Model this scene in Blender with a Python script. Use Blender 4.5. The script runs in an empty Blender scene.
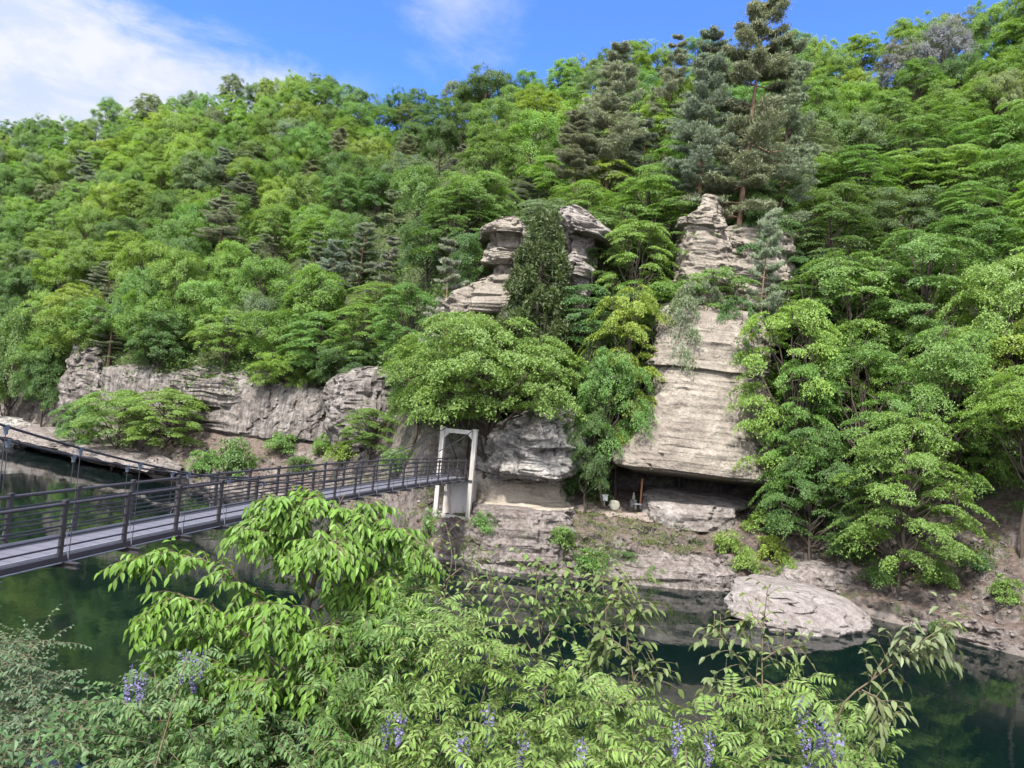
import bpy, math, random
import numpy as np
from mathutils import Vector, Matrix
from mathutils.bvhtree import BVHTree

random.seed(7)
rng = np.random.default_rng(11)
SC = bpy.context.scene
COL = SC.collection
PI = math.pi

# ------------------------------------------------------------------ survey
# The site was surveyed from the photographer's spot: eye 10 m above the river, lens 769 px.
FOC, ROLL, PITCH = 769.0, math.radians(5.0), math.atan(36 / 769)
EYE = np.array([0, 0, 10.0])
FW = np.array([0, math.cos(PITCH), math.sin(PITCH)])
_ul = np.array([0, -math.sin(PITCH), math.cos(PITCH)])
_rl = np.array([1.0, 0, 0])
RT = math.cos(ROLL) * _rl + math.sin(ROLL) * _ul
UP = -math.sin(ROLL) * _rl + math.cos(ROLL) * _ul


def ray(px, py):
    return FW + (px - 512) / FOC * RT - (py - 384) / FOC * UP


def at(px, py, d):
    return EYE + d * ray(px, py)


def proj(w):
    v = np.asarray(w, float) - EYE
    d = v @ FW
    return 512 + FOC * (v @ RT) / d, 384 - FOC * (v @ UP) / d, d


def hor(px):
    return 375.5 + (px / 1024) * 89.5


# ------------------------------------------------------------------ helpers
def _hash(i, j, k):
    n = (i * 374761393 + j * 668265263 + k * 2147483647 + 1274126177) & 0xFFFFFFFF
    n = ((n ^ (n >> 13)) * 1274126177) & 0xFFFFFFFF
    n = n ^ (n >> 16)
    return (n & 0xFFFF) / 65535.0


def vnoise(p):
    p = np.asarray(p, float)
    i = np.floor(p).astype(np.int64)
    f = p - i
    f = f * f * (3 - 2 * f)
    o = 0
    for a in (0, 1):
        for b in (0, 1):
            for c in (0, 1):
                w = (f[:, 0] if a else 1 - f[:, 0]) * (f[:, 1] if b else 1 - f[:, 1]) * (f[:, 2] if c else 1 - f[:, 2])
                o = o + w * _hash(i[:, 0] + a, i[:, 1] + b, i[:, 2] + c)
    return o * 2 - 1


def fbm(p, oct=4, gain=0.5):
    p = np.asarray(p, float)
    s, a = 0, 1.0
    for k in range(oct):
        s = s + a * vnoise(p * 2.03 ** k + 17.3 * k)
        a *= gain
    return s


def link(o, parent=None):
    COL.objects.link(o)
    if parent is not None:
        o.parent = parent
    return o


def mesh_obj(name, V, Fs, mat, parent=None, smooth=False):
    me = bpy.data.meshes.new(name)
    V = np.asarray(V, np.float32)
    if isinstance(Fs, np.ndarray):
        n, k = Fs.shape
        me.vertices.add(len(V))
        me.vertices.foreach_set('co', V.ravel())
        me.loops.add(n * k)
        me.loops.foreach_set('vertex_index', Fs.astype(np.int32).ravel())
        me.polygons.add(n)
        me.polygons.foreach_set('loop_start', np.arange(0, n * k, k, dtype=np.int32))
        me.polygons.foreach_set('loop_total', np.full(n, k, np.int32))
        me.update(calc_edges=True)
    else:
        me.from_pydata(V.tolist(), [], Fs)
    me.polygons.foreach_set('use_smooth', np.full(len(me.polygons), smooth))
    if mat:
        me.materials.append(mat)
    return link(bpy.data.objects.new(name, me), parent)


def tag(o, label=None, cat=None, group=None, kind=None):
    if label: o['label'] = label
    if cat: o['category'] = cat
    if group: o['group'] = group
    if kind: o['kind'] = kind
    return o


def empty(name, loc, label, cat, group=None):
    o = bpy.data.objects.new(name, None)
    COL.objects.link(o)
    o.location = loc
    o.empty_display_size = 0.2
    return tag(o, label, cat, group)


class MB:
    def __init__(s):
        s.v, s.f, s.n = [], [], 0

    def add(s, V, F):
        s.v.append(np.asarray(V, float))
        s.f += [tuple(int(i) + s.n for i in f) for f in F]
        s.n += len(V)

    def box(s, c, ax, ay, az, hx, hy, hz):
        c = np.asarray(c, float)
        V = [c + sx * hx * ax + sy * hy * ay + sz * hz * az for sx in (-1, 1) for sy in (-1, 1) for sz in (-1, 1)]
        s.add(V, [(0, 1, 3, 2), (4, 6, 7, 5), (0, 4, 5, 1), (2, 3, 7, 6), (0, 2, 6, 4), (1, 5, 7, 3)])

    def tube(s, pts, rad, n=6, cap=True):
        pts = np.asarray(pts, float)
        m = len(pts)
        rad = np.broadcast_to(np.asarray(rad, float), (m,))
        V = []
        T = np.gradient(pts, axis=0)
        T /= np.linalg.norm(T, axis=1)[:, None] + 1e-9
        ref = np.array([0, 0, 1.0]) if abs(T[:, 2]).mean() < 0.8 else np.array([1.0, 0, 0])
        for i in range(m):
            a = np.cross(T[i], ref); a /= np.linalg.norm(a) + 1e-9
            b = np.cross(T[i], a)
            for k in range(n):
                w = 2 * PI * k / n
                V.append(pts[i] + rad[i] * (math.cos(w) * a + math.sin(w) * b))
        F = [(i * n + k, i * n + (k + 1) % n, (i + 1) * n + (k + 1) % n, (i + 1) * n + k) for i in range(m - 1) for k in range(n)]
        if cap:
            F += [tuple(range(n))[::-1], tuple(range((m - 1) * n, m * n))]
        s.add(V, F)

    def build(s, name, mat, parent=None, smooth=False):
        return mesh_obj(name, np.concatenate(s.v), s.f, mat, parent, smooth)


def unit(a):
    a = np.asarray(a, float)
    return a / (np.linalg.norm(a, axis=-1, keepdims=True) + 1e-9)


def catmull(P, n):
    P = np.asarray(P, float)
    t = np.linspace(0, len(P) - 1, n)
    i = np.clip(t.astype(int), 0, len(P) - 2)
    f = (t - i)[:, None]
    g = lambda k: P[np.clip(k, 0, len(P) - 1)]
    a, b, c, d = g(i - 1), g(i), g(i + 1), g(i + 2)
    return 0.5 * (2 * b + (c - a) * f + (2 * a - 5 * b + 4 * c - d) * f ** 2 + (3 * b - a - 3 * c + d) * f ** 3)


# ------------------------------------------------------------------ materials
def newmat(name):
    m = bpy.data.materials.new(name)
    m.use_nodes = True
    nt = m.node_tree
    for n in list(nt.nodes): nt.nodes.remove(n)
    out = nt.nodes.new('ShaderNodeOutputMaterial')
    return m, nt, out


def N(nt, t, **kw):
    n = nt.nodes.new(t)
    for k, v in kw.items():
        if k in n.inputs: n.inputs[k].default_value = v
        else: setattr(n, k, v)
    return n


def ramp(nt, src, stops):
    r = nt.nodes.new('ShaderNodeValToRGB')
    e = r.color_ramp.elements
    while len(e) < len(stops): e.new(0.5)
    for k, (p, c) in enumerate(stops):
        e[k].position = p
        e[k].color = (*c, 1) if len(c) == 3 else c
    nt.links.new(src, r.inputs['Fac'])
    return r.outputs['Color']


def mix(nt, fac, a, b, mode='MIX'):
    m = nt.nodes.new('ShaderNodeMix')
    m.data_type = 'RGBA'; m.blend_type = mode
    for s, v in ((m.inputs['Factor'], fac), (m.inputs[6], a), (m.inputs[7], b)):
        if isinstance(v, bpy.types.NodeSocket): nt.links.new(v, s)
        elif isinstance(v, tuple): s.default_value = (*v, 1)
        else: s.default_value = v
    return m.outputs[2]


def math_n(nt, op, a, b=0.0, clamp=False):
    m = nt.nodes.new('ShaderNodeMath'); m.operation = op; m.use_clamp = clamp
    for s, v in zip(m.inputs, (a, b)):
        if isinstance(v, bpy.types.NodeSocket): nt.links.new(v, s)
        else: s.default_value = v
    return m.outputs[0]


def noise(nt, vec, scale, detail=5, rough=0.6, dist=0.0):
    n = nt.nodes.new('ShaderNodeTexNoise')
    n.inputs['Scale'].default_value = scale; n.inputs['Detail'].default_value = detail
    n.inputs['Roughness'].default_value = rough; n.inputs['Distortion'].default_value = dist
    if vec is not None: nt.links.new(vec, n.inputs['Vector'])
    return n.outputs['Fac']


def vscale(nt, vec, s):
    m = nt.nodes.new('ShaderNodeMapping')
    m.inputs['Scale'].default_value = s
    nt.links.new(vec, m.inputs['Vector'])
    return m.outputs['Vector']


def principled(nt, out, col, rough=0.8, spec=0.3, bump=None, bstr=0.5, bdist=0.1, metal=0.0):
    b = nt.nodes.new('ShaderNodeBsdfPrincipled')
    if isinstance(col, bpy.types.NodeSocket): nt.links.new(col, b.inputs['Base Color'])
    else: b.inputs['Base Color'].default_value = (*col, 1)
    if isinstance(rough, bpy.types.NodeSocket): nt.links.new(rough, b.inputs['Roughness'])
    else: b.inputs['Roughness'].default_value = rough
    b.inputs['Specular IOR Level'].default_value = spec
    b.inputs['Metallic'].default_value = metal
    if bump is not None:
        bp = nt.nodes.new('ShaderNodeBump')
        bp.inputs['Strength'].default_value = bstr; bp.inputs['Distance'].default_value = bdist
        nt.links.new(bump, bp.inputs['Height'])
        nt.links.new(bp.outputs['Normal'], b.inputs['Normal'])
    nt.links.new(b.outputs[0], out.inputs['Surface'])
    return b


def leaf_mat(name, transl=0.35, obj_color=True, col=(0.08, 0.14, 0.03), var=0.35, warm=(1.14, 1.14, 0.8), nscale=0.35, rough=0.5):
    m, nt, out = newmat(name)
    oi = N(nt, 'ShaderNodeObjectInfo')
    geo = N(nt, 'ShaderNodeNewGeometry')
    base = oi.outputs['Color'] if obj_color else N(nt, 'ShaderNodeRGB').outputs[0]
    if not obj_color: base.default_value = (*col, 1)
    isl = geo.outputs['Random Per Island']
    tc = N(nt, 'ShaderNodeTexCoord')
    nz = noise(nt, tc.outputs['Object'], nscale, 3, 0.6)
    w = math_n(nt, 'MULTIPLY', math_n(nt, 'SUBTRACT', nz, 0.38, True), 2.6, True)
    c1 = mix(nt, w, base, mix(nt, 1.0, base, warm, 'MULTIPLY'))
    v = math_n(nt, 'ADD', math_n(nt, 'MULTIPLY', isl, 2 * var), 1 - var)
    vc = N(nt, 'ShaderNodeCombineColor')
    for k in range(3): nt.links.new(v, vc.inputs[k])
    c2 = mix(nt, 1.0, c1, vc.outputs[0], 'MULTIPLY')
    b = N(nt, 'ShaderNodeBsdfPrincipled')
    b.inputs['Roughness'].default_value = rough
    b.inputs['Specular IOR Level'].default_value = 0.35
    nt.links.new(c2, b.inputs['Base Color'])
    t = N(nt, 'ShaderNodeBsdfTranslucent')
    nt.links.new(mix(nt, 1.0, c2, (1.15, 1.15, 0.6), 'MULTIPLY'), t.inputs['Color'])
    ms = N(nt, 'ShaderNodeMixShader')
    ms.inputs[0].default_value = transl
    nt.links.new(b.outputs[0], ms.inputs[1]); nt.links.new(t.outputs[0], ms.inputs[2])
    nt.links.new(ms.outputs[0], out.inputs['Surface'])
    return m


def rock_mat(name, pale, mid, dark, strata=0.0, streak=0.0, moss=0.0, scale=1.0, darkamt=0.5, patch=0.0):
    m, nt, out = newmat(name)
    tc = N(nt, 'ShaderNodeNewGeometry').outputs['Position']
    n1 = noise(nt, tc, 0.45 * scale, 8, 0.65, 0.4)
    n2 = noise(nt, tc, 2.6 * scale, 6, 0.7)
    n3 = noise(nt, tc, 9 * scale, 4, 0.7)
    n4 = noise(nt, tc, 5 * scale, 8, 0.8)
    c = ramp(nt, n1, [(0.32, mid), (0.55, pale), (0.75, tuple(min(1, x * 1.12) for x in pale))])
    spots = ramp(nt, n2, [(0.40, (1, 1, 1)), (0.56 + 0.12 * (1 - darkamt), (0, 0, 0))])
    c = mix(nt, math_n(nt, 'MULTIPLY', spots, darkamt * 0.75), c, dark)
    h = math_n(nt, 'ADD', math_n(nt, 'MULTIPLY', n2, 0.6), math_n(nt, 'MULTIPLY', n3, 0.4))
    c = mix(nt, 1.0, c, ramp(nt, n4, [(0.36, (0.62, 0.60, 0.58)), (0.52, (1, 1, 1)), (0.68, (1.0, 1.0, 1.0))]), 'MULTIPLY')
    if strata:
        sv = vscale(nt, tc, (0.12, 0.12, 2.4))
        s1 = noise(nt, sv, 1.3, 6, 0.7, 0.3)
        sl = ramp(nt, s1, [(0.36, (1, 1, 1)), (0.47, (0, 0, 0))])
        c = mix(nt, math_n(nt, 'MULTIPLY', sl, strata), c, tuple(0.5 * (a + b) for a, b in zip(mid, dark)))
        h = math_n(nt, 'ADD', h, math_n(nt, 'MULTIPLY', s1, 0.3))
    if streak:
        kv = vscale(nt, tc, (1.7, 1.7, 0.16))
        k1 = noise(nt, kv, 1.0, 6, 0.7, 0.5)
        kl = ramp(nt, k1, [(0.45, (0, 0, 0)), (0.58, (1, 1, 1))])
        c = mix(nt, math_n(nt, 'MULTIPLY', kl, streak), c, dark)
        h = math_n(nt, 'ADD', h, math_n(nt, 'MULTIPLY', k1, 0.8))
    vo = nt.nodes.new('ShaderNodeTexVoronoi'); vo.inputs['Scale'].default_value = 1.5 * scale
    nt.links.new(mix(nt, 0.35, tc, N(nt, 'ShaderNodeTexNoise', Scale=1.5).outputs['Color']), vo.inputs['Vector'])
    h = math_n(nt, 'ADD', h, math_n(nt, 'MULTIPLY', vo.outputs['Distance'], 0.9))
    pit = ramp(nt, math_n(nt, 'ADD', vo.outputs['Distance'], math_n(nt, 'MULTIPLY', math_n(nt, 'SUBTRACT', n2, 0.5), 0.8)), [(0.10, (1, 1, 1)), (0.2, (0, 0, 0))])
    c = mix(nt, math_n(nt, 'MULTIPLY', pit, 0.55 * darkamt), c, dark)
    if patch:
        pt = ramp(nt, noise(nt, tc, 0.23, 8, 0.72, 0.3), [(0.44, (0, 0, 0)), (0.53, (1, 1, 1))])
        c = mix(nt, math_n(nt, 'MULTIPLY', pt, patch), c, mix(nt, n3, (0.045, 0.035, 0.031), (0.13, 0.10, 0.09)))
    if moss:
        g = ramp(nt, noise(nt, tc, 0.8, 6, 0.7), [(0.55, (0, 0, 0)), (0.66, (1, 1, 1))])
        c = mix(nt, math_n(nt, 'MULTIPLY', g, moss), c, (0.05, 0.075, 0.025))
    principled(nt, out, c, 0.9, 0.2, h, 1.0, 0.4)
    return m


def plain_mat(name, col, rough=0.5, spec=0.4, metal=0.0, var=0.25, scale=3.0, stain=None):
    m, nt, out = newmat(name)
    tc = N(nt, 'ShaderNodeNewGeometry').outputs['Position']
    n1 = noise(nt, tc, scale, 6, 0.65)
    c = mix(nt, n1, tuple(x * (1 - var) for x in col), tuple(min(1, x * (1 + var)) for x in col))
    if stain:
        kv = vscale(nt, tc, (1.6, 1.6, 0.2))
        kl = ramp(nt, noise(nt, kv, 1.4, 6, 0.7), [(0.5, (0, 0, 0)), (0.62, (1, 1, 1))])
        c = mix(nt, math_n(nt, 'MULTIPLY', kl, 0.7), c, stain)
    principled(nt, out, c, rough, spec, n1, 0.25, 0.02, metal)
    return m


M = {}
M['leaf_far'] = leaf_mat('foliage far', 0.48, nscale=0.3, var=0.3)
M['leaf_near'] = leaf_mat('foliage fresh', 0.45, nscale=1.6, var=0.3)
M['needle'] = leaf_mat('needles', 0.3, nscale=0.5, var=0.18, warm=(1.08, 1.1, 0.95))
M['petal'] = leaf_mat('wisteria petals', 0.3, False, (0.115, 0.105, 0.235), 0.5, (1.3, 1.2, 1.1), 9)
M['bark'] = plain_mat('bark', (0.055, 0.045, 0.038), 0.9, 0.1, 0, 0.5, 6)
M['pine_bark'] = plain_mat('pine bark', (0.13, 0.085, 0.062), 0.9, 0.1, 0, 0.5, 5)
M['twig'] = plain_mat('twig', (0.095, 0.075, 0.05), 0.8, 0.2, 0, 0.4, 30)
M['rock_pale'] = rock_mat('pale sandstone', (0.31, 0.28, 0.238), (0.215, 0.185, 0.16), (0.08, 0.065, 0.055), strata=0.2, darkamt=0.4, patch=0.3)
M['rock_cap'] = rock_mat('weathered sandstone', (0.33, 0.305, 0.29), (0.20, 0.175, 0.165), (0.06, 0.05, 0.045), strata=0.1, darkamt=0.65, patch=0.4)
M['rock_rough'] = rock_mat('pocked conglomerate', (0.40, 0.38, 0.36), (0.25, 0.23, 0.215), (0.037, 0.033, 0.030), strata=0.0, darkamt=0.8, scale=1.5)
M['rock_streak'] = rock_mat('streaked cliff rock', (0.28, 0.258, 0.242), (0.18, 0.158, 0.145), (0.05, 0.042, 0.038), streak=0.75, darkamt=0.55, patch=0.25)
M['rock_smooth'] = rock_mat('smooth cave sandstone', (0.38, 0.335, 0.275), (0.31, 0.27, 0.22), (0.18, 0.155, 0.125), strata=0.18, darkamt=0.25)
M['bank_rock'] = rock_mat('pinkish grey bank rock', (0.27, 0.24, 0.23), (0.17, 0.14, 0.13), (0.045, 0.038, 0.035), strata=0.15, darkamt=0.9, scale=1.4, moss=0.3, patch=0.25)
M['boulder'] = rock_mat('boulder rock', (0.32, 0.29, 0.28), (0.22, 0.19, 0.18), (0.09, 0.075, 0.07), strata=0.05, darkamt=0.45, scale=1.6)


def ground_mat():
    m, nt, out = newmat('bank rock soil and leaf litter')
    geo = N(nt, 'ShaderNodeNewGeometry')
    pos = geo.outputs['Position']
    sx = N(nt, 'ShaderNodeSeparateXYZ'); nt.links.new(geo.outputs['Normal'], sx.inputs[0])
    px = N(nt, 'ShaderNodeSeparateXYZ'); nt.links.new(pos, px.inputs[0])
    n1 = noise(nt, pos, 0.6, 8, 0.68, 0.5)
    n2 = noise(nt, pos, 3.0, 6, 0.72)
    n3 = noise(nt, pos, 12, 4, 0.7)
    rock = ramp(nt, n1, [(0.34, (0.055, 0.047, 0.043)), (0.5, (0.15, 0.127, 0.116)), (0.68, (0.25, 0.225, 0.21))])
    rock = mix(nt, math_n(nt, 'MULTIPLY', ramp(nt, n2, [(0.42, (1, 1, 1)), (0.54, (0, 0, 0))]), 0.75), rock, (0.05, 0.042, 0.038))
    litter = ramp(nt, n2, [(0.35, (0.06, 0.045, 0.038)), (0.55, (0.13, 0.098, 0.085)), (0.72, (0.20, 0.165, 0.148))])
    slope = math_n(nt, 'ADD', sx.outputs[2], math_n(nt, 'MULTIPLY', math_n(nt, 'SUBTRACT', n2, 0.5), 0.9))
    c = mix(nt, ramp(nt, slope, [(0.62, (0, 0, 0)), (0.84, (1, 1, 1))]), rock, litter)
    g = ramp(nt, noise(nt, pos, 0.45, 7, 0.72), [(0.56, (0, 0, 0)), (0.66, (1, 1, 1))])
    c = mix(nt, math_n(nt, 'MULTIPLY', g, 0.75), c, (0.055, 0.085, 0.025))
    # pale washed rim just above the water line
    wet = ramp(nt, math_n(nt, 'ADD', px.outputs[2], math_n(nt, 'MULTIPLY', n2, 0.5)), [(0.25, (0.6, 0.6, 0.6)), (0.62, (1, 1, 1)), (0.78, (0, 0, 0))])
    c = mix(nt, math_n(nt, 'MULTIPLY', wet, 0.65), c, (0.25, 0.22, 0.205))
    # forest floor higher up
    hi = ramp(nt, math_n(nt, 'DIVIDE', math_n(nt, 'ADD', px.outputs[2], math_n(nt, 'MULTIPLY', n1, 6)), 40.0), [(0.24, (0, 0, 0)), (0.36, (1, 1, 1))])
    floor = ramp(nt, n2, [(0.35, (0.03, 0.04, 0.015)), (0.6, (0.06, 0.075, 0.03)), (0.75, (0.10, 0.085, 0.05))])
    c = mix(nt, hi, c, floor)
    principled(nt, out, c, 0.95, 0.15, math_n(nt, 'ADD', n2, math_n(nt, 'MULTIPLY', n3, 0.5)), 0.9, 0.25)
    return m


M['ground'] = ground_mat()
M['path'] = plain_mat('trodden path', (0.17, 0.138, 0.125), 0.95, 0.1, 0, 0.35, 2.5)
M['soil'] = plain_mat('near bank soil', (0.06, 0.055, 0.03), 0.95, 0.1, 0, 0.4, 2)
M['steel_dark'] = plain_mat('dark brown painted steel', (0.030, 0.027, 0.032), 0.45, 0.5, 0.0, 0.35, 4)
M['steel_grey'] = plain_mat('galvanised steel', (0.243, 0.251, 0.281), 0.45, 0.5, 0.5, 0.2, 4)
M['cable'] = plain_mat('dark wire rope', (0.03, 0.03, 0.038), 0.5, 0.5, 0.3, 0.3, 10)
M['clamp'] = plain_mat('blue grey clamp', (0.085, 0.105, 0.145), 0.5, 0.5, 0.2, 0.2, 6)
M['concrete'] = plain_mat('weathered concrete', (0.310, 0.304, 0.292), 0.85, 0.2, 0, 0.15, 1.5, (0.228, 0.182, 0.152))
M['pier'] = plain_mat('rust stained concrete', (0.319, 0.304, 0.293), 0.85, 0.2, 0, 0.2, 1.2, (0.152, 0.091, 0.065))
M['white'] = plain_mat('white painted board', (0.547, 0.562, 0.578), 0.6, 0.3, 0, 0.06, 3)
M['stone'] = plain_mat('carved grey stone', (0.258, 0.251, 0.205), 0.9, 0.2, 0, 0.25, 9)
M['wood'] = plain_mat('orange brown timber', (0.34, 0.16, 0.08), 0.8, 0.2, 0, 0.25, 6)


def deck_mat():
    m, nt, out = newmat('pale grey deck planks')
    tc = N(nt, 'ShaderNodeTexCoord').outputs['UV']
    geo = N(nt, 'ShaderNodeNewGeometry').outputs['Position']
    sp = N(nt, 'ShaderNodeSeparateXYZ'); nt.links.new(tc, sp.inputs[0])
    fr = math_n(nt, 'FRACT', math_n(nt, 'MULTIPLY', sp.outputs[0], 1.8432))
    gap = ramp(nt, fr, [(0.0, (0.3, 0.3, 0.3)), (0.10, (0.95, 0.95, 0.95)), (1.0, (1, 1, 1))])
    n1 = noise(nt, geo, 1.5, 6, 0.65)
    c = mix(nt, n1, (0.075, 0.075, 0.095), (0.11, 0.11, 0.138))
    c = mix(nt, 1.0, c, gap, 'MULTIPLY')
    principled(nt, out, c, 0.6, 0.3, fr, 0.1, 0.01)
    return m


M['deck'] = deck_mat()


def water_mat():
    m, nt, out = newmat('dark green river water')
    pos = N(nt, 'ShaderNodeNewGeometry').outputs['Position']
    n1 = noise(nt, vscale(nt, pos, (1, 0.55, 1)), 0.9, 3, 0.5)
    n2 = noise(nt, vscale(nt, pos, (1, 0.6, 1)), 4.0, 3, 0.5)
    h = math_n(nt, 'ADD', n1, math_n(nt, 'MULTIPLY', n2, 0.22))
    b = principled(nt, out, (0.0016, 0.0052, 0.0048), 0.03, 0.5, h, 0.04, 0.2)
    b.inputs['IOR'].default_value = 1.33
    return m


M['water'] = water_mat()

# ------------------------------------------------------------------ far bank and hillside (one lofted sheet)
# per bearing (pixel where it meets the horizon): (distance ahead, height) from under water to beyond the ridge
PROF = {
    -420: [(118, -3), (125, 0), (126, 1.2), (130, 3), (136, 5), (142, 9), (147, 14), (172, 30), (285, 96), (380, 100)],
    -150: [(112, -3), (118, 0), (119, 1.2), (123, 3), (128, 5), (133, 9), (138, 15), (162, 30), (255, 84), (350, 90)],
    0: [(112, -3), (117, 0), (117.4, 1.8), (118.5, 3.4), (120, 5.5), (122, 8), (125, 14), (145, 27), (232, 80), (330, 84)],
    65: [(104, -3), (109, 0), (109.2, 1.8), (109.6, 3.2), (110, 5.2), (110, 7.5), (113, 15), (133, 27), (228, 84), (330, 88)],
    130: [(93, -3), (98, 0), (98.4, 1.8), (98.9, 3.0), (100, 4.8), (101, 7), (103, 13.5), (125, 26), (222, 87), (320, 90)],
    170: [(80, -3), (86, 0), (86.5, 1.3), (88.5, 2.5), (92, 4.2), (95, 6.0), (97, 12), (118, 25), (216, 88), (310, 90)],
    250: [(76, -3), (81, 0), (81.6, 1.0), (84, 2.4), (87, 3.8), (90, 5.6), (92, 11.3), (110, 22), (208, 88), (300, 90)],
    330: [(72, -3), (77, 0), (77.5, 0.8), (79, 2.0), (82, 3.6), (86, 6), (89, 12), (100, 23), (200, 86), (290, 88)],
    385: [(60, -3), (65.5, 0), (66, 0.9), (67.5, 2.2), (70, 3.8), (74, 7), (78, 12), (94, 24), (195, 85), (280, 86)],
    430: [(49, -3), (53.6, 0), (54, 0.9), (55, 2.0), (57.5, 3.3), (63, 7.5), (68, 13), (84, 27), (190, 84), (280, 86)],
    480: [(47, -3), (52.0, 0), (52.3, 1.3), (53, 2.7), (58, 3.4), (61.5, 6.5), (64.5, 13.5), (76, 26), (186, 84), (270, 86)],
    560: [(46, -3), (51.2, 0), (51.6, 1.4), (52.5, 2.9), (57.5, 3.6), (61, 7), (63.5, 14), (74, 26), (172, 82), (260, 84)],
    620: [(46, -3), (51.4, 0), (51.9, 0.8), (53.2, 2.4), (56.5, 3.7), (62, 5.2), (63.5, 13), (72, 27), (160, 79), (250, 82)],
    700: [(46, -3), (51.8, 0), (52.4, 0.8), (53.6, 2.2), (56.5, 3.5), (62, 5.0), (63.5, 13.5), (70, 28), (148, 78), (240, 82)],
    780: [(45, -3), (51.0, 0), (51.6, 0.7), (53, 1.9), (55.5, 3.3), (60.5, 6), (63.0, 12.5), (72, 27), (142, 77), (235, 80)],
    870: [(42, -3), (47.6, 0), (48.2, 0.8), (50.5, 2.1), (53, 3.6), (57, 7.5), (60, 12), (70, 25), (134, 76), (230, 80)],
    960: [(38, -3), (43.4, 0), (44, 0.8), (46, 1.8), (48.5, 3.3), (53, 7.5), (57, 12.5), (68, 25), (130, 79), (225, 82)],
    1030: [(35.5, -3), (41, 0), (41.6, 0.9), (43.5, 1.9), (46, 3.6), (51, 8), (55, 13), (66, 26), (128, 82), (220, 84)],
    1200: [(30, -3), (35, 0), (35.6, 0.9), (37.5, 2.0), (40, 3.8), (45, 8), (50, 14), (62, 27), (124, 84), (210, 86)],
    1500: [(20, -3), (25, 0), (25.6, 0.9), (27.5, 2.0), (30, 3.8), (36, 8), (41, 14), (54, 27), (120, 84), (200, 86)],
}
KEYS = sorted(PROF)
PK = np.array([PROF[k] for k in KEYS], float)


def build_hillside():
    cols = np.concatenate([np.linspace(-420, -20, 60), np.linspace(-18, 1040, 560), np.linspace(1045, 1500, 60)])
    segs = [6, 8, 14, 14, 16, 14, 14, 40, 16]
    tt = []
    for i, n in enumerate(segs):
        tt += list(i + np.arange(n) / n)
    tt = np.array(tt + [9.0])
    V = np.zeros((len(cols), len(tt), 3))
    prof = np.zeros((len(cols), PK.shape[1], 2))
    for j in range(PK.shape[1]):
        for q in range(2):
            prof[:, j, q] = np.interp(cols, KEYS, PK[:, j, q])
    ker = np.array([1, 2, 3, 2, 1]) / 9
    for j in range(PK.shape[1]):
        for q in range(2):
            s = np.convolve(np.pad(prof[:, j, q], 2, mode='edge'), ker, 'valid')
            prof[:, j, q] = s
    for ci, c in enumerate(cols):
        d = np.interp(tt, np.arange(10), prof[ci, :, 0])
        z = np.interp(tt, np.arange(10), prof[ci, :, 1])
        tx = ray(c, hor(c)); tx = tx[0] / tx[1]
        V[ci, :, 0] = tx * d; V[ci, :, 1] = d; V[ci, :, 2] = z
    P = V.reshape(-1, 3).copy()
    T = np.tile(tt, len(cols))
    # rough rock: push along the horizontal view direction and the vertical
    amp = np.interp(T, [0, 1, 1.6, 4, 6.5, 7.5, 9], [0.2, 0.35, 0.75, 0.5, 1.0, 1.6, 3.0])
    n1 = fbm(P * [0.22, 0.22, 0.35], 4)
    n2 = fbm(P * [0.8, 0.8, 1.7] + 31, 4, 0.55)
    n3 = fbm(P * [0.05, 0.05, 0.05] + 7, 3)
    e = unit(P * [1, 1, 0])
    P += e * (amp * (0.9 * n1 + 0.45 * n2))[:, None]
    P[:, 2] += np.interp(T, [0, 1, 1.3, 2, 4, 6, 7, 8, 9], [0, 0, 0.08, 0.3, 0.3, 0.5, 1.2, 2.2, 3]) * (0.7 * n1 + 0.5 * n2) + np.interp(T, [6.5, 7.5, 9], [0, 2.5, 4]) * n3
    # little terraces in the bank rock
    band = np.clip((T - 1) / 1, 0, 1) * np.clip((4.6 - T) / 1, 0, 1)
    q = P[:, 2] + 0.15 * n2
    P[:, 2] += band * 0.05 * np.sin(q * 2 * PI / 0.8)
    rg = 0.5 - np.abs(fbm(P * [0.5, 0.5, 0.8] + 3, 4, 0.6))
    P += e * (np.clip((T - 0.9) / 0.5, 0, 1) * np.clip((5 - T) / 1, 0, 1) * 0.9 * -rg)[:, None]
    P[:, 2] += band * 0.35 * rg
    nc, nr = len(cols), len(tt)
    a = (np.arange(nc - 1)[:, None] * nr + np.arange(nr - 1)[None]).ravel()
    Fq = np.stack([a, a + 1, a + nr + 1, a + nr], 1)[:, ::-1]
    o = mesh_obj('hillside', P, Fq, M['ground'], smooth=True)
    tag(o, kind='structure')
    return o, P, Fq


HILL, HP, HF = build_hillside()
BVH = BVHTree.FromPolygons([tuple(p) for p in HP], [tuple(int(i) for i in f) for f in HF])


def ground_at(x, y):
    h = BVH.ray_cast(Vector((x, y, 300)), Vector((0, 0, -1)))
    return h[0].z if h[0] else 0.0


def ground_hit(px, py):
    v = ray(px, py)
    h = BVH.ray_cast(Vector(EYE), Vector(unit(v)))
    return np.array(h[0]) if h[0] else None


# river: one big sheet
_w = []
mesh_obj('river', [(-900, -60, 0), (900, -60, 0), (900, 900, 0), (-900, 900, 0)], [(0, 1, 2, 3)], M['water'])
tag(bpy.data.objects['river'], kind='structure')

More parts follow.
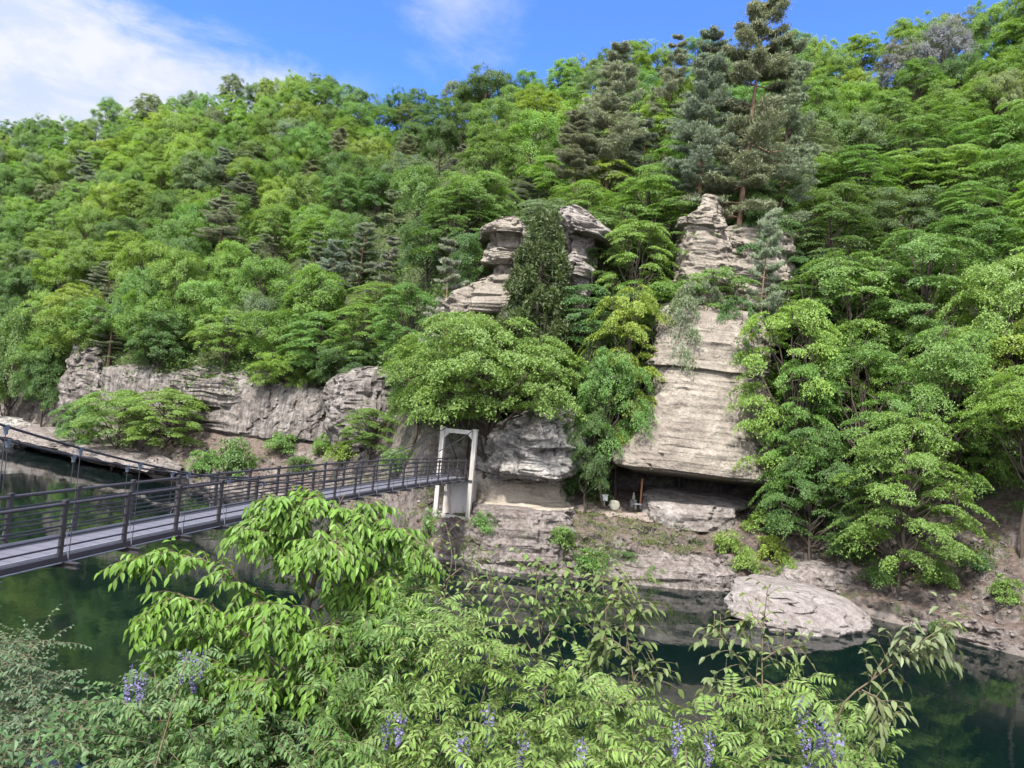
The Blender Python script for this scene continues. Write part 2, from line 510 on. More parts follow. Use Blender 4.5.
# near bank: the slope the photographer stands on
xs = np.linspace(-60, 60, 80); ys = np.array([-40, -10, -2, 0, 1, 2, 3, 4, 5, 6, 7, 8, 9, 10, 11, 12, 13, 14.5])
zs = np.interp(ys, [-40, -2, 0, 2, 6, 12, 14.5], [14, 8.9, 8.35, 7.2, 3.4, -0.6, -2.5])
GX, GY = np.meshgrid(xs, ys, indexing='ij')
P = np.stack([GX, GY, np.broadcast_to(zs, GX.shape)], -1).reshape(-1, 3)
P[:, 2] += 0.25 * fbm(P * 0.6, 3) - 0.15
nr = len(ys)
a = (np.arange(len(xs) - 1)[:, None] * nr + np.arange(nr - 1)[None]).ravel()
tag(mesh_obj('near_bank', P, np.stack([a, a + nr, a + nr + 1, a + 1], 1), M['soil'], smooth=True), kind='structure')
NB_Y, NB_Z = ys, zs


def near_ground(y):
    return float(np.interp(y, NB_Y, NB_Z)) - 0.25


# ------------------------------------------------------------------ rocks: lofted solids of surveyed rows
def rock(name, label, cat, rows, thick, mat, tilt=0.09, amp=0.25, seed=0, nseg=90, sq=0.55, strata=0.05, step=1.3, group=None, yaw=0.0, wob=0.0, beds=0.0, period=0.5):
    """rows: (py, left px, right px, distance of the front face) from top to bottom."""
    rows = np.array(rows, float)
    n = max(8, int(abs(rows[-1, 0] - rows[0, 0]) / step))
    # denser resampling that keeps sharp ledges
    t = np.linspace(0, len(rows) - 1, n + len(rows) * 3)
    R = np.stack([np.interp(t, np.arange(len(rows)), rows[:, k]) for k in range(4)], 1)
    shf = wob * vnoise(np.stack([R[:, 0] * 0.13, np.full(len(R), seed * 3.7), np.zeros(len(R))], 1))
    V = []
    cx0 = 0.5 * (rows[:, 1].mean() + rows[:, 2].mean())
    for i, (py, l, r, d) in enumerate(R):
        for k in range(nseg):
            w = 2 * PI * k / nseg
            c, s = math.cos(w), math.sin(w)
            sx = math.copysign(abs(c) ** sq, c); sy = math.copysign(abs(s) ** sq, s)
            px = 0.5 * (l + r) + shf[i] + 0.5 * (r - l) * sx
            dd = d + thick * 0.5 * (1 + sy) + thick * 0.12 * sx * sx
            # keep the true width at every depth (no widening with distance)
            d1 = d + yaw * (px - cx0)
            b = at(px, py + tilt * (px - cx0), d1)
            back = unit(np.array([b[0], b[1], 0.0]))
            V.append(b + back * (dd - d))
    V = np.array(V)
    m = len(R)
    cen = V.reshape(m, nseg, 3).mean(1)
    nrm = unit((V - np.repeat(cen, nseg, 0)) * [1, 1, 0.0])
    q = V + seed * 13.1
    rid = 0.6 - np.abs(fbm(q * [0.7, 0.7, 0.9] + 3, 3, 0.6))
    disp = amp * (1.1 * fbm(q * 0.35, 3) + 0.55 * fbm(q * [1.3, 1.3, 1.6], 4, 0.65) + 0.9 * rid) - np.clip(fbm(q * [1.9, 1.9, 2.6] + 77, 2, 0.5) - 0.25, 0, 1) * 0.55 * min(1, amp * 2.2) + strata * fbm(q * [0.25, 0.25, 2.6] + 5, 3, 0.7)
    crk = fbm(q * [0.42, 0.42, 0.07] + 71, 3)
    disp = disp - amp * 1.1 * np.exp(-(crk / 0.07) ** 2)
    if beds:
        ph = q[:, 2] / period + 0.9 * fbm(q * [0.22, 0.22, 0.5] + 19, 3)
        saw = np.mod(ph, 1.0)
        msk = np.clip(0.55 + 0.9 * fbm(q * [0.3, 0.3, 0.6] + 51, 2), 0, 1)
        disp = disp + beds * msk * (np.where(saw < 0.8, saw / 0.8, (1 - saw) / 0.2) - 0.5)
        ph2 = q[:, 2] / (period * 0.37) + 1.3 * fbm(q * [0.4, 0.4, 0.8] + 3, 3)
        disp = disp + 0.3 * beds * np.clip(fbm(q * 0.5 + 8, 2) + 0.5, 0, 1) * (np.mod(ph2, 1.0) - 0.5)
    V = V + nrm * disp[:, None]
    V[:, 2] += 0.35 * amp * fbm(q * 0.5 + 9, 3)
    Fq = [(i * nseg + k, (i + 1) * nseg + k, (i + 1) * nseg + (k + 1) % nseg, i * nseg + (k + 1) % nseg) for i in range(m - 1) for k in range(nseg)]
    V = np.concatenate([V, [V[:nseg].mean(0)], [V[-nseg:].mean(0)]])
    a, b = m * nseg, m * nseg + 1
    Fq += [(a, k, (k + 1) % nseg) for k in range(nseg)] + [(b, (m - 1) * nseg + (k + 1) % nseg, (m - 1) * nseg + k) for k in range(nseg)]
    o = mesh_obj(name, V, Fq, mat, smooth=True)
    try:
        o.data.set_sharp_from_angle(angle=math.radians(38))
    except Exception:
        pass
    return tag(o, label, cat, group)


rock('rock_pillar', 'pale stacked rock pillar with a flat cap, left of the dark conical cedar', 'rock',
     [(215, 500, 514, 67), (218, 490, 520, 66), (224, 484, 524, 65.4), (231, 483, 524, 65.2), (233, 492, 524, 66.3), (240, 493, 524, 66.4), (248, 490, 524, 66.2), (252, 484, 524, 65.7), (258, 483, 524, 65.5), (263, 487, 524, 65.6), (265, 500, 526, 66.6), (274, 494, 526, 66.3), (282, 476, 526, 65.6), (291, 456, 526, 65), (297, 447, 526, 64.6), (299, 440, 526, 64.3), (306, 438, 527, 64.2), (314, 443, 527, 64.4), (317, 462, 527, 66), (332, 458, 527, 67)],
     6.0, M['rock_pale'], amp=0.42, seed=1, tilt=0.05, sq=0.36, wob=3, strata=0.03, beds=0.07, step=1.0)
rock('rock_pillar', 'narrow rock pillar under a big tilted overhanging cap, right of the dark conical cedar', 'rock',
     [(207, 572, 584, 67), (210, 563, 594, 66), (215, 560, 604, 65), (221, 561, 611, 64.6), (227, 566, 614, 64.4), (231, 572, 614, 64.6), (233, 562, 600, 66.4), (242, 563, 596, 66.5), (252, 567, 592, 66.4), (262, 569, 591, 66), (270, 566, 593, 65.5), (277, 572, 592, 65.6), (280, 574, 590, 66.3), (290, 576, 589, 66.4), (305, 572, 590, 66.5), (330, 566, 592, 67)],
     5.0, M['rock_cap'], amp=0.42, seed=2, tilt=0.26, sq=0.36, wob=3, strata=0.03)
rock('rock_outcrop', 'pale peaked rock block on the left of the upper outcrop, below the tallest pine', 'rock',
     [(193, 702, 719, 67.5), (199, 700, 722, 66.8), (206, 696, 725, 66.4), (213, 686, 727, 66), (219, 677, 729, 65.6), (224, 676, 731, 65.6), (227, 681, 731, 66.1), (240, 679, 732, 65.9), (255, 678, 734, 65.6), (270, 676, 735, 65.4), (290, 672, 738, 65), (318, 668, 740, 65)],
     6.0, M['rock_pale'], amp=0.4, seed=3, tilt=0.1, nseg=120, sq=0.36, beds=0.12, period=0.8, step=1.0, strata=0.03)
rock('rock_outcrop', 'broad pale bedded rock wall right of the peaked block of the upper outcrop', 'rock',
     [(226, 728, 786, 67.6), (231, 722, 796, 66.8), (238, 720, 799, 66.6), (246, 720, 800, 66.2), (250, 722, 796, 66.7), (262, 720, 798, 66.2), (276, 720, 800, 65.9), (280, 722, 796, 66.2), (296, 718, 798, 65.8), (320, 716, 798, 66)],
     6.5, M['rock_pale'], amp=0.4, seed=23, tilt=0.1, nseg=150, sq=0.34, beds=0.16, period=0.7, step=1.0, strata=0.03)
rock('rock_cliff', 'tall pale tan cliff column with stepped ledges overhanging the dark shallow cave', 'cliff',
     [(306, 660, 764, 61.5), (316, 657, 766, 60), (330, 656, 768, 59), (344, 655, 768, 58.6), (361, 655, 768, 58.2), (363, 651, 768, 57.7), (369, 651, 768, 57.5), (371, 657, 766, 57.8), (380, 656, 766, 57.3), (398, 653, 768, 56.8), (420, 648, 770, 56.2), (436, 640, 772, 55.7), (448, 628, 776, 55.2), (458, 618, 780, 54.8), (468, 612, 784, 54.5), (474, 612, 786, 54.4), (477, 618, 784, 54.8), (479, 628, 778, 57.5), (482, 634, 774, 61)],
     7.5, M['rock_pale'], amp=0.17, seed=4, tilt=0.115, nseg=240, strata=0.06, sq=0.3, wob=1.5, beds=0.13, period=0.62, step=0.8)
rock('rock_bench', 'low white washed rock bench on the floor of the shallow cave under the cliff', 'rock',
     [(491, 656, 742, 60), (494, 650, 750, 58.2), (499, 648, 750, 57.0), (505, 647, 746, 55.8), (511, 646, 738, 55.3), (516, 645, 737, 55.1), (530, 645, 737, 55.1)],
     4.5, M['rock_cap'], amp=0.3, seed=5, tilt=0.11, nseg=110)
rock('rock_overhang', 'rough pocked grey rock mass overhanging the ledge right of the white bridge tower', 'rock',
     [(403, 545, 582, 58), (412, 522, 587, 57), (424, 502, 588, 56), (436, 488, 588, 55.2), (446, 484, 587, 54.9), (450, 480, 585, 55.3), (462, 478, 584, 54.9), (470, 480, 580, 54.4), (476, 484, 572, 54.2), (480, 490, 562, 54.5), (483, 494, 558, 56.2), (486, 496, 556, 59)],
     6.5, M['rock_rough'], amp=0.5, seed=6, tilt=0.05, nseg=150)
rock('rock_wall', 'smooth tan recessed rock wall under the overhang right of the bridge pier', 'rock',
     [(474, 472, 570, 57.6), (482, 470, 568, 57), (492, 472, 566, 56.6), (502, 474, 568, 56.2), (507, 476, 572, 55.2), (509, 478, 574, 54.2), (522, 480, 572, 54)],
     5.0, M['rock_smooth'], amp=0.12, seed=7, tilt=0.03, nseg=110)
rock('rock_bluff', 'bare grey rock bluff standing highest at the far left cliff', 'rock',
     [(341, 82, 96, 109), (346, 76, 106, 107.5), (354, 72, 112, 106.6), (366, 68, 114, 106), (380, 64, 116, 105.5), (396, 62, 116, 105), (412, 60, 116, 105)],
     8.0, M['rock_streak'], amp=0.5, seed=8, nseg=90)
rock('rock_cliff', 'long low grey cliff face with dark vertical stains above the left bank', 'cliff',
     [(366, 210, 300, 97), (374, 124, 318, 94.5), (380, 108, 330, 92.8), (386, 106, 332, 92.3), (396, 106, 332, 91.8), (408, 108, 332, 91.4), (424, 112, 332, 90.8), (432, 116, 332, 90.6), (436, 120, 330, 91.8), (450, 120, 330, 92)],
     6.0, M['rock_streak'], amp=1.0, seed=9, tilt=0.1, nseg=260, yaw=-0.075)
rock('rock_buttress', 'rounded grey rock buttress between the long stained cliff and the bridge tower', 'rock',
     [(366, 362, 384, 80), (370, 346, 392, 78.4), (378, 334, 396, 77.2), (392, 329, 398, 76.4), (410, 327, 399, 76), (428, 328, 400, 75.8), (440, 330, 400, 75.6), (452, 334, 400, 76)],
     7.0, M['rock_streak'], amp=0.45, seed=10, tilt=0.05, nseg=120, yaw=-0.06)
rock('rock_ledge', 'undercut rock ledge over dark water behind the bridge cables', 'rock',
     [(428, 40, 150, 110), (436, 26, 162, 103), (442, 10, 170, 97), (447, -2, 174, 93.2), (452, -8, 176, 91), (457, -10, 176, 90), (459, 0, 172, 91.5), (461, 14, 166, 96)],
     13.0, M['bank_rock'], amp=0.75, seed=11, tilt=0.23, nseg=220, yaw=-0.165, wob=5)
rock('rock_ledge', 'small pale grey rock face at the left edge beside the dark water', 'rock',
     [(416, -28, 22, 112), (420, -34, 34, 110.5), (428, -38, 38, 109.6), (438, -40, 36, 109), (446, -40, 28, 109), (452, -40, 24, 110)],
     8.0, M['rock_rough'], amp=0.5, seed=12, tilt=0.1)
rock('boulder', 'big pinkish grey boulder lying in the green water off the right bank', 'boulder',
     [(591, 752, 782, 44.2), (593, 742, 800, 43.5), (596, 735, 816, 42.9), (601, 729, 836, 42.4), (607, 726, 850, 42.0), (614, 724, 860, 41.6), (621, 725, 868, 41.2), (628, 728, 871, 40.9), (633, 736, 868, 40.8), (645, 742, 860, 40.9)],
     5.0, M['boulder'], amp=0.24, seed=13, tilt=0.10, nseg=130, sq=0.8, strata=0.015)
rock('rock_slab', 'dark rock slab rising out of the right bank above the boulder', 'rock',
     [(566, 800, 850, 50.8), (570, 788, 880, 50), (578, 782, 896, 49.4), (586, 778, 902, 49), (594, 778, 900, 48.8), (602, 786, 896, 49)],
     4.0, M['bank_rock'], amp=0.35, seed=14, tilt=0.11, nseg=120)

rock('rock_terrace', 'dark speckled layered rock face dropping from the ledge to the water beside the bridge pier', 'rock',
     [(508, 486, 562, 54.6), (511, 476, 568, 52.6), (515, 472, 571, 52.0), (526, 470, 573, 51.6), (530, 466, 574, 51.2), (544, 463, 575, 51.0), (548, 460, 576, 50.7), (560, 458, 577, 50.5), (576, 458, 577, 50.4)],
     5.0, M['bank_rock'], amp=0.3, seed=15, tilt=0.04, nseg=170, sq=0.4, strata=0.1)
rock('rock_shelf', 'low pinkish grey rock shelf along the water between the bridge pier and the boulder', 'rock',
     [(546, 596, 700, 53.8), (552, 582, 722, 52.4), (559, 577, 734, 51.6), (567, 574, 742, 51.0), (571, 574, 744, 50.6), (580, 573, 745, 50.4), (592, 573, 745, 50.4)],
     5.0, M['bank_rock'], amp=0.32, seed=16, tilt=0.06, nseg=170, sq=0.45, strata=0.08)
rock('rock_shelf', 'low grey rock shelf at the water edge, right of the boulder', 'rock',
     [(598, 890, 1020, 48), (606, 874, 1034, 46.4), (613, 864, 1044, 45.1), (621, 860, 1050, 44.2), (629, 858, 1054, 43.4), (636, 858, 1055, 43.0), (650, 858, 1055, 43.0)],
     5.0, M['bank_rock'], amp=0.35, seed=17, tilt=0.25, nseg=180, sq=0.5, strata=0.08, yaw=-0.04)

# trodden path along the ledge
pp = catmull([(476, 511), (530, 510), (575, 510), (610, 513), (640, 518), (668, 522), (700, 522)], 80)
rowsV = []
for (px, py) in pp:
    h = ground_hit(px, py)
    rowsV.append(h)
rowsV = np.array(rowsV)
V, F_ = [], []
dirs = unit(np.gradient(rowsV, axis=0) * [1, 1, 0])
sm = rowsV.copy()
for _ in range(6): sm[1:-1] = (sm[:-2] + sm[1:-1] * 2 + sm[2:]) / 4
for i, c in enumerate(sm):
    nrm = np.array([-dirs[i, 1], dirs[i, 0], 0])
    for s in np.linspace(-0.5, 0.5, 9):
        q = c + nrm * s * (1 + 0.12 * math.sin(i * 0.7))
        V.append((q[0], q[1], ground_at(q[0], q[1]) + 0.06))
for i in range(len(sm) - 1):
    for k in range(8):
        F_.append((i * 9 + k, i * 9 + k + 1, (i + 1) * 9 + k + 1, (i + 1) * 9 + k))
tag(mesh_obj('path', V, F_, M['path'], smooth=True), kind='structure')

# ------------------------------------------------------------------ suspension bridge
def build_bridge():
    th = math.radians(11.87)
    D = np.array([math.sin(th), math.cos(th), 0]); L = np.array([-D[1], D[0], 0]); Z = np.array([0, 0, 1.0])
    B0 = np.array([-10.315, 18.419, 0]); W = 1.55; SP = 2.17
    hz = lambda s: 5.6 + 0.36 * (1 - ((s - 14) / 23.0) ** 2)
    S0, S1 = -7 * SP, 17 * SP
    root = empty('suspension_bridge', tuple(B0 + Z * hz(0)), 'narrow dark footbridge hung from cables, crossing the river to a white tower', 'bridge')
    inv = np.array(root.location)
    Pt = lambda s, w, z: B0 + D * s + L * w + Z * (hz(s) + z) - inv
    ss = np.linspace(S0, S1 + 0.6, 60)
    # deck with plank UV
    V, Fq, uv = [], [], []
    for s in ss:
        V += [Pt(s, 0.052, 0.05), Pt(s, W - 0.052, 0.05), Pt(s, W - 0.052, -0.03), Pt(s, 0.052, -0.03)]
    for i in range(len(ss) - 1):
        for k in range(4):
            Fq.append((i * 4 + k, i * 4 + (k + 1) % 4, i * 4 + 4 + (k + 1) % 4, i * 4 + 4 + k))
    Fq += [(0, 3, 2, 1), tuple((len(ss) - 1) * 4 + k for k in range(4))]
    dk = mesh_obj('deck', V, Fq, M['deck'], root)
    ul = dk.data.uv_layers.new(name='UVMap')
    for lp in dk.data.loops:
        ul.data[lp.index].uv = (ss[min(lp.vertex_index // 4, len(ss) - 1)], lp.vertex_index % 4)

    def run(w, z, hw, hh, name, mat):
        b = MB(); V = []; Fq = []
        for s in ss:
            for a, c in ((-hw, -hh), (hw, -hh), (hw, hh), (-hw, hh)): V.append(Pt(s, w + a, z + c))
        for i in range(len(ss) - 1):
            for k in range(4): Fq.append((i * 4 + k, i * 4 + 4 + k, i * 4 + 4 + (k + 1) % 4, i * 4 + (k + 1) % 4))
        Fq += [(0, 1, 2, 3), tuple((len(ss) - 1) * 4 + k for k in (3, 2, 1, 0))]
        b.add(V, Fq)
        return b.build(name, mat, root)

    for w in (0.0, W):
        run(w, -0.055, 0.045, 0.09, 'side_beam', M['steel_dark'])
        run(w + (0.10 if w == 0 else -0.10), 0.075 if w == 0 else 0.11, 0.025, 0.02 if w == 0 else 0.055, 'kerb', M['steel_grey'])
    so = [(0.0, -1), (W, 1)]
    for w, sg in so:
        for z, r in ((1.27, 0.045), (1.0, 0.024), (0.76, 0.024), (0.50, 0.024), (0.26, 0.024)):
            b = MB(); b.tube([Pt(s, w - sg * 0.0, z) for s in ss], r, 8)
            b.build('handrail' if z > 1.2 else 'rail', M['steel_dark'], root, True)
        b = MB(); b.tube([Pt(s, w + sg * 0.13, -0.09) for s in ss], 0.02, 6); b.build('wind_cable', M['steel_grey'], root, True)
    post = MB(); post.box((0, 0, 0.63), L, D, Z, 0.042, 0.052, 0.70); post.box((0, 0, 1.345), L, D, Z, 0.056, 0.066, 0.02)
    pm = None; fm = None; bm = None
    fb = MB(); fb.box((0, 0, -0.10), L, D, Z, W / 2 + 0.5, 0.02, 0.055)
    fb.box((0, 0, -0.045), L, D, Z, W / 2 + 0.55, 0.07, 0.012); fb.box((0, 0, -0.165), L, D, Z, W / 2 + 0.55, 0.07, 0.012)
    cz = lambda s: 6.82 + (0.0072 * (s - 15) ** 2 if s < 15 else 0.00455 * (s - 15) ** 2) - hz(s)
    for k in range(-7, 18):
        s = k * SP
        for w, sg in so:
            if pm is None: o = post.build('post', M['steel_dark'], root); pm = o.data
            else: o = link(bpy.data.objects.new('post', pm), root)
            o.location = Pt(s, w, 0)
        if fm is None: o = fb.build('floor_beam', M['steel_dark'], root); fm = o.data
        else: o = link(bpy.data.objects.new('floor_beam', fm), root)
        o.location = Pt(s, W / 2, -0.03)
        for w, sg in so:
            b = MB(); b.tube([Pt(s + 0.02, w + sg * 0.25, -0.10), Pt(s + 0.05, w + sg * 0.07, 0.62)], 0.009, 5)
            b.build('brace', M['steel_grey'], root)
            zc = cz(s)
            if k < 17:
                b = MB(); b.tube([Pt(s, w + sg * 0.25, -0.12), Pt(s, w + sg * 0.25, zc)], 0.010, 5)
                hg = b.build('hanger', M['cable'], root)
                if k > 4: continue
                b = MB(); b.box(Pt(s, w + sg * 0.25, zc - 0.02), D, L, Z, 0.06, 0.028, 0.05)
                b.box(Pt(s, w + sg * 0.25, zc - 0.12), D, L, Z, 0.03, 0.03, 0.05)
                b.build('clamp', M['clamp'], hg)
    sc = np.linspace(S0, 17.05 * SP, 80)
    for w, sg in so:
        b = MB(); b.tube([Pt(s, w + sg * 0.25, cz(s)) for s in sc], 0.028, 8)
        end = 17.05 * SP
        b.tube([Pt(end, w + sg * 0.25, cz(end)), Pt(end + 9, w + sg * 0.8, -0.6)], 0.036, 8)
        b.build('main_cable', M['cable'], root, True)
    # portal tower
    St = 17.0 * SP
    tw = bpy.data.objects.new('tower', None); link(tw, root)
    tw['label'] = 'white concrete portal frame at the far end'
    top = 9.05 - hz(St)
    for w, sg in so:
        b = MB(); b.box(Pt(St + 0.2, w + sg * 0.42, (top - 2.9) / 2), L, D, Z, 0.15, 0.2, (top + 2.9) / 2)
        b.box(Pt(St + 0.2, w + sg * 0.42, top + 0.035), L, D, Z, 0.18, 0.23, 0.035)
        b.build('column', M['concrete'], tw)
    b = MB(); b.box(Pt(St + 0.2, W / 2, top - 0.17), L, D, Z, W / 2 + 0.24, 0.2, 0.15)
    for sg in (-1, 1):
        c0 = W / 2 + sg * (W / 2 + 0.24)
        V = []
        for dd in (-0.18, 0.18):
            V += [Pt(St + 0.2 + dd, c0, top - 0.318), Pt(St + 0.2 + dd, c0 - sg * 0.34, top - 0.318), Pt(St + 0.2 + dd, c0, top - 0.66)]
        b.add(V, [(0, 1, 2), (5, 4, 3), (0, 3, 4, 1), (1, 4, 5, 2), (2, 5, 3, 0)])
    b.build('crossbeam', M['concrete'], tw)
    b = MB(); b.box(Pt(St + 1.55, W / 2, -1.72), L, D, Z, W / 2 + 0.12, 0.75, 1.5)
    b.box(Pt(St + 0.9, W / 2, -3.1), L, D, Z, W / 2 + 0.7, 0.95, 0.45)
    b.box(Pt(St + 2.6, W / 2, -1.9), L, D, Z, W / 2 + 0.1, 0.95, 1.6)
    b.build('pier', M['pier'], root)
    for w, sg in so:
        b = MB()
        for q in (0.9, 1.9): b.tube([Pt(St + q, w + sg * 0.1, -0.25), Pt(St + q, w + sg * 0.1, 1.2)], 0.03, 6)
        for z in (1.15, 0.75): b.tube([Pt(St + 0.6, w + sg * 0.1, z), Pt(St + 2.2, w + sg * 0.1, z)], 0.025, 6)
        b.build('landing_rail', M['steel_dark'], root)


build_bridge()
print('bridge done')

# ------------------------------------------------------------------ small things on the ledge
def on_ground(px, py):
    h = ground_hit(px, py)
    return np.array([h[0], h[1], ground_at(h[0], h[1])])


X_, Y_, Z_ = np.eye(3)
g = on_ground(604, 506)
sb = empty('sign_board', tuple(g), 'small blank white board on a short post beside the ledge path', 'sign')
b = MB(); b.box((0, 0, 0.25), X_, Y_, Z_, 0.04, 0.04, 0.35); b.build('post', M['stone'], sb)
b = MB(); b.box((0, -0.05, 0.62), X_, Y_, Z_, 0.22, 0.02, 0.22); b.box((0, -0.055, 0.85), X_, Y_, Z_, 0.27, 0.035, 0.02); b.build('panel', M['white'], sb)
g = on_ground(613.5, 508.5)
ps = catmull([(0.0, -0.2), (0.36, -0.15), (0.42, 0.12), (0.38, 0.38), (0.26, 0.58), (0.0, 0.66)], 20)
V, F_ = [], []
for i, (r_, z_) in enumerate(ps):
    for k in range(20):
        w = 2 * PI * k / 20
        V.append((r_ * math.cos(w), 0.7 * r_ * math.sin(w), z_))
F_ = [(i * 20 + k, i * 20 + (k + 1) % 20, (i + 1) * 20 + (k + 1) % 20, (i + 1) * 20 + k) for i in range(19) for k in range(20)]
V = np.array(V); V += unit(V - [0, 0, 0.2]) * (0.06 * fbm(V * 4, 3))[:, None]
o = mesh_obj('round_stone', V, F_, M['stone'], smooth=True); o.location = tuple(g)
tag(o, 'rounded mossy grey stone standing beside the white board on the path', 'stone')
g = on_ground(633, 505)
st = empty('stone_statue', tuple(g), 'small white stone figure standing on a dark block before the cave', 'statue')
b = MB(); b.box((0, 0, 0.15), X_, Y_, Z_, 0.32, 0.28, 0.42); b.build('plinth', M['rock_rough'], st)
prof = catmull([(0.02, 0.56), (0.15, 0.58), (0.17, 0.8), (0.13, 1.02), (0.075, 1.1), (0.10, 1.2), (0.085, 1.3), (0.01, 1.34)], 26)
V = [(r_ * math.cos(2 * PI * k / 16), 0.8 * r_ * math.sin(2 * PI * k / 16), z_) for r_, z_ in prof for k in range(16)]
F_ = [(i * 16 + k, i * 16 + (k + 1) % 16, (i + 1) * 16 + (k + 1) % 16, (i + 1) * 16 + k) for i in range(25) for k in range(16)]
mesh_obj('figure', V, F_, M['stone'], st, True)
st.scale = (0.75, 0.75, 0.72)
g = on_ground(640, 507)
wp = empty('wooden_post', tuple(g), 'tall thin orange brown timber post standing at the mouth of the cave', 'post')
b = MB(); b.box((0, 0, 0.95), X_, Y_, Z_, 0.06, 0.06, 1.15); b.build('shaft', M['wood'], wp)
b = MB(); b.add([(-.075, -.075, 2.1), (.075, -.075, 2.1), (.075, .075, 2.1), (-.075, .075, 2.1), (0, 0, 2.22)], [(3, 2, 1, 0), (0, 1, 4), (1, 2, 4), (2, 3, 4), (3, 0, 4)]); b.build('cap', M['wood'], wp)
g = on_ground(638, 509)
of = empty('offering_stand', tuple(g), 'tiny white topped stone stand below the timber post', 'stand')
b = MB()
for sx in (-0.2, 0.2): b.box((sx, 0, 0.12), X_, Y_, Z_, 0.06, 0.12, 0.2)
b.build('leg', M['stone'], of)
b = MB(); b.box((0, 0, 0.37), X_, Y_, Z_, 0.34, 0.17, 0.05); b.build('top', M['white'], of)

# ------------------------------------------------------------------ foliage meshes
def frames(nrm, r):
    nrm = unit(nrm)
    d = unit(r.normal(size=nrm.shape))
    a = unit(np.cross(nrm, d)); b = np.cross(nrm, a)
    return a, b, nrm


def rhombs(c, nrm, ln, wd, r, along=None):
    """leaf-sized rhombus faces"""
    n = len(c)
    if along is None:
        a, b, nn = frames(nrm, r)
    else:
        a = unit(along); b = unit(np.cross(unit(nrm), a)); nn = np.cross(a, b)
    s = (r.uniform(0.65, 1.3, n))[:, None]
    L = ln * s; Wd = wd * s
    V = np.stack([c - a * L * 0.5, c + b * Wd * 0.5 - a * L * 0.06, c + a * L * 0.5 - nn * L * 0.12, c - b * Wd * 0.5 - a * L * 0.06], 1).reshape(-1, 3)
    return V, np.arange(4 * n).reshape(-1, 4)


def spray_cloud(cs, ns, rad, per, r, thick=0.12, droop=0.25):
    """flat leafy sprays: leaf centres and leaf normals"""
    k = len(cs)
    a, b, nn = frames(ns, r)
    idx = np.repeat(np.arange(k), per)
    q = np.sqrt(r.uniform(0, 1, len(idx))); w = r.uniform(0, 2 * PI, len(idx))
    # lobed outline so that a spray is ragged
    lob = 0.75 + 0.35 * np.sin(w * 3 + idx * 1.7) * np.sin(w * 5 + idx)
    R = np.repeat(np.broadcast_to(rad, (k,)), per) * q * lob
    c = cs[idx] + a[idx] * (R * np.cos(w))[:, None] + b[idx] * (R * np.sin(w))[:, None] + nn[idx] * (r.normal(size=len(idx)) * thick)[:, None]
    c[:, 2] -= droop * R * q * 0.6
    nl = unit(nn[idx] + 0.42 * r.normal(size=c.shape))
    return c, nl


def limb_pts(p0, p1, sag, n=7, wob=0.06, r=None):
    t = np.linspace(0, 1, n)[:, None]
    P = p0 + (p1 - p0) * t
    P[:, 2] += sag * np.sin(t[:, 0] * PI)
    if r is not None:
        P[1:-1] += r.normal(size=(n - 2, 3)) * wob * np.linalg.norm(p1 - p0)
    return P


def broadleaf(seed, H=11.0, R=4.8, base=0.32, lobes=11, per_lobe=10, per=80, leaf=0.30, flat=0.55, sr=1.15, asp=0.62, thick=0.09, updom=0.9, vfill=0.72):
    r = np.random.default_rng(seed)
    zc = H * (base + (1 - base) * 0.5); hz = H * (1 - base) * 0.5
    cs, lr = [], []
    g = 2.399963
    for i in range(lobes):
        t = (i + 0.5) / lobes
        u = 1 - 1.75 * t                       # from the top to below the middle
        w = i * g + r.uniform(-0.5, 0.5)
        q = math.sqrt(max(0.0, 1 - u * u)) if u > -0.2 else 0.95
        rad = R * q * r.uniform(0.52, 0.78)
        cs.append((rad * math.cos(w), rad * math.sin(w), zc + hz * u * r.uniform(vfill - 0.1, vfill + 0.08)))
        lr.append(R * r.uniform(0.30, 0.46))
    cs = np.array(cs); lr = np.array(lr)
    sc, sn = [], []
    for c, q in zip(cs, lr):
        d = unit(r.normal(size=(per_lobe, 3)) + [0, 0, 0.45])
        d[:, 2] = np.maximum(d[:, 2], -0.35)
        out = unit(np.array([c[0], c[1], 0]) + 1e-6)
        p = c + d * q * [1, 1, flat + 0.1] * r.uniform(0.55, 1.05, (per_lobe, 1)) + out * q * 0.15
        sc.append(p)
        sn.append(unit(d * (1.05 - 0.75 * updom) + out * 0.22 + [0, 0, updom]))
    sc = np.concatenate(sc); sn = np.concatenate(sn)
    rad = sr * r.uniform(0.6, 1.25, len(sc))
    c, nl = spray_cloud(sc, sn, rad, per, r, thick, 0.3)
    V, F = rhombs(c, nl, leaf, leaf * asp, r)
    b = MB()
    k = 9
    tr = np.stack([np.cumsum(r.normal(size=k) * 0.12), np.cumsum(r.normal(size=k) * 0.12), np.linspace(-0.8, H * 0.8, k)], 1)
    tr[:2, :2] = 0
    b.tube(tr, np.linspace(0.026 * H * 0.75, 0.05, k), 8)
    for c0, q in zip(cs, lr):
        i = int(np.clip((c0[2] * 0.62 + 0.8) / (H * 0.8 + 0.8) * (k - 1), 2, k - 2))
        b.tube(limb_pts(tr[i], c0 + [0, 0, -0.1 * q], 0.25, 7, 0.035, r), np.linspace(0.095, 0.03, 7), 5, False)
        for _ in range(3):
            e = c0 + unit(r.normal(size=3) + [0, 0, 0.4]) * q * 0.8
            b.tube(limb_pts(c0 + [0, 0, -0.1 * q], e, 0.05, 4), np.linspace(0.035, 0.012, 4), 4, False)
    return (np.concatenate(b.v), b.f), (V, F)


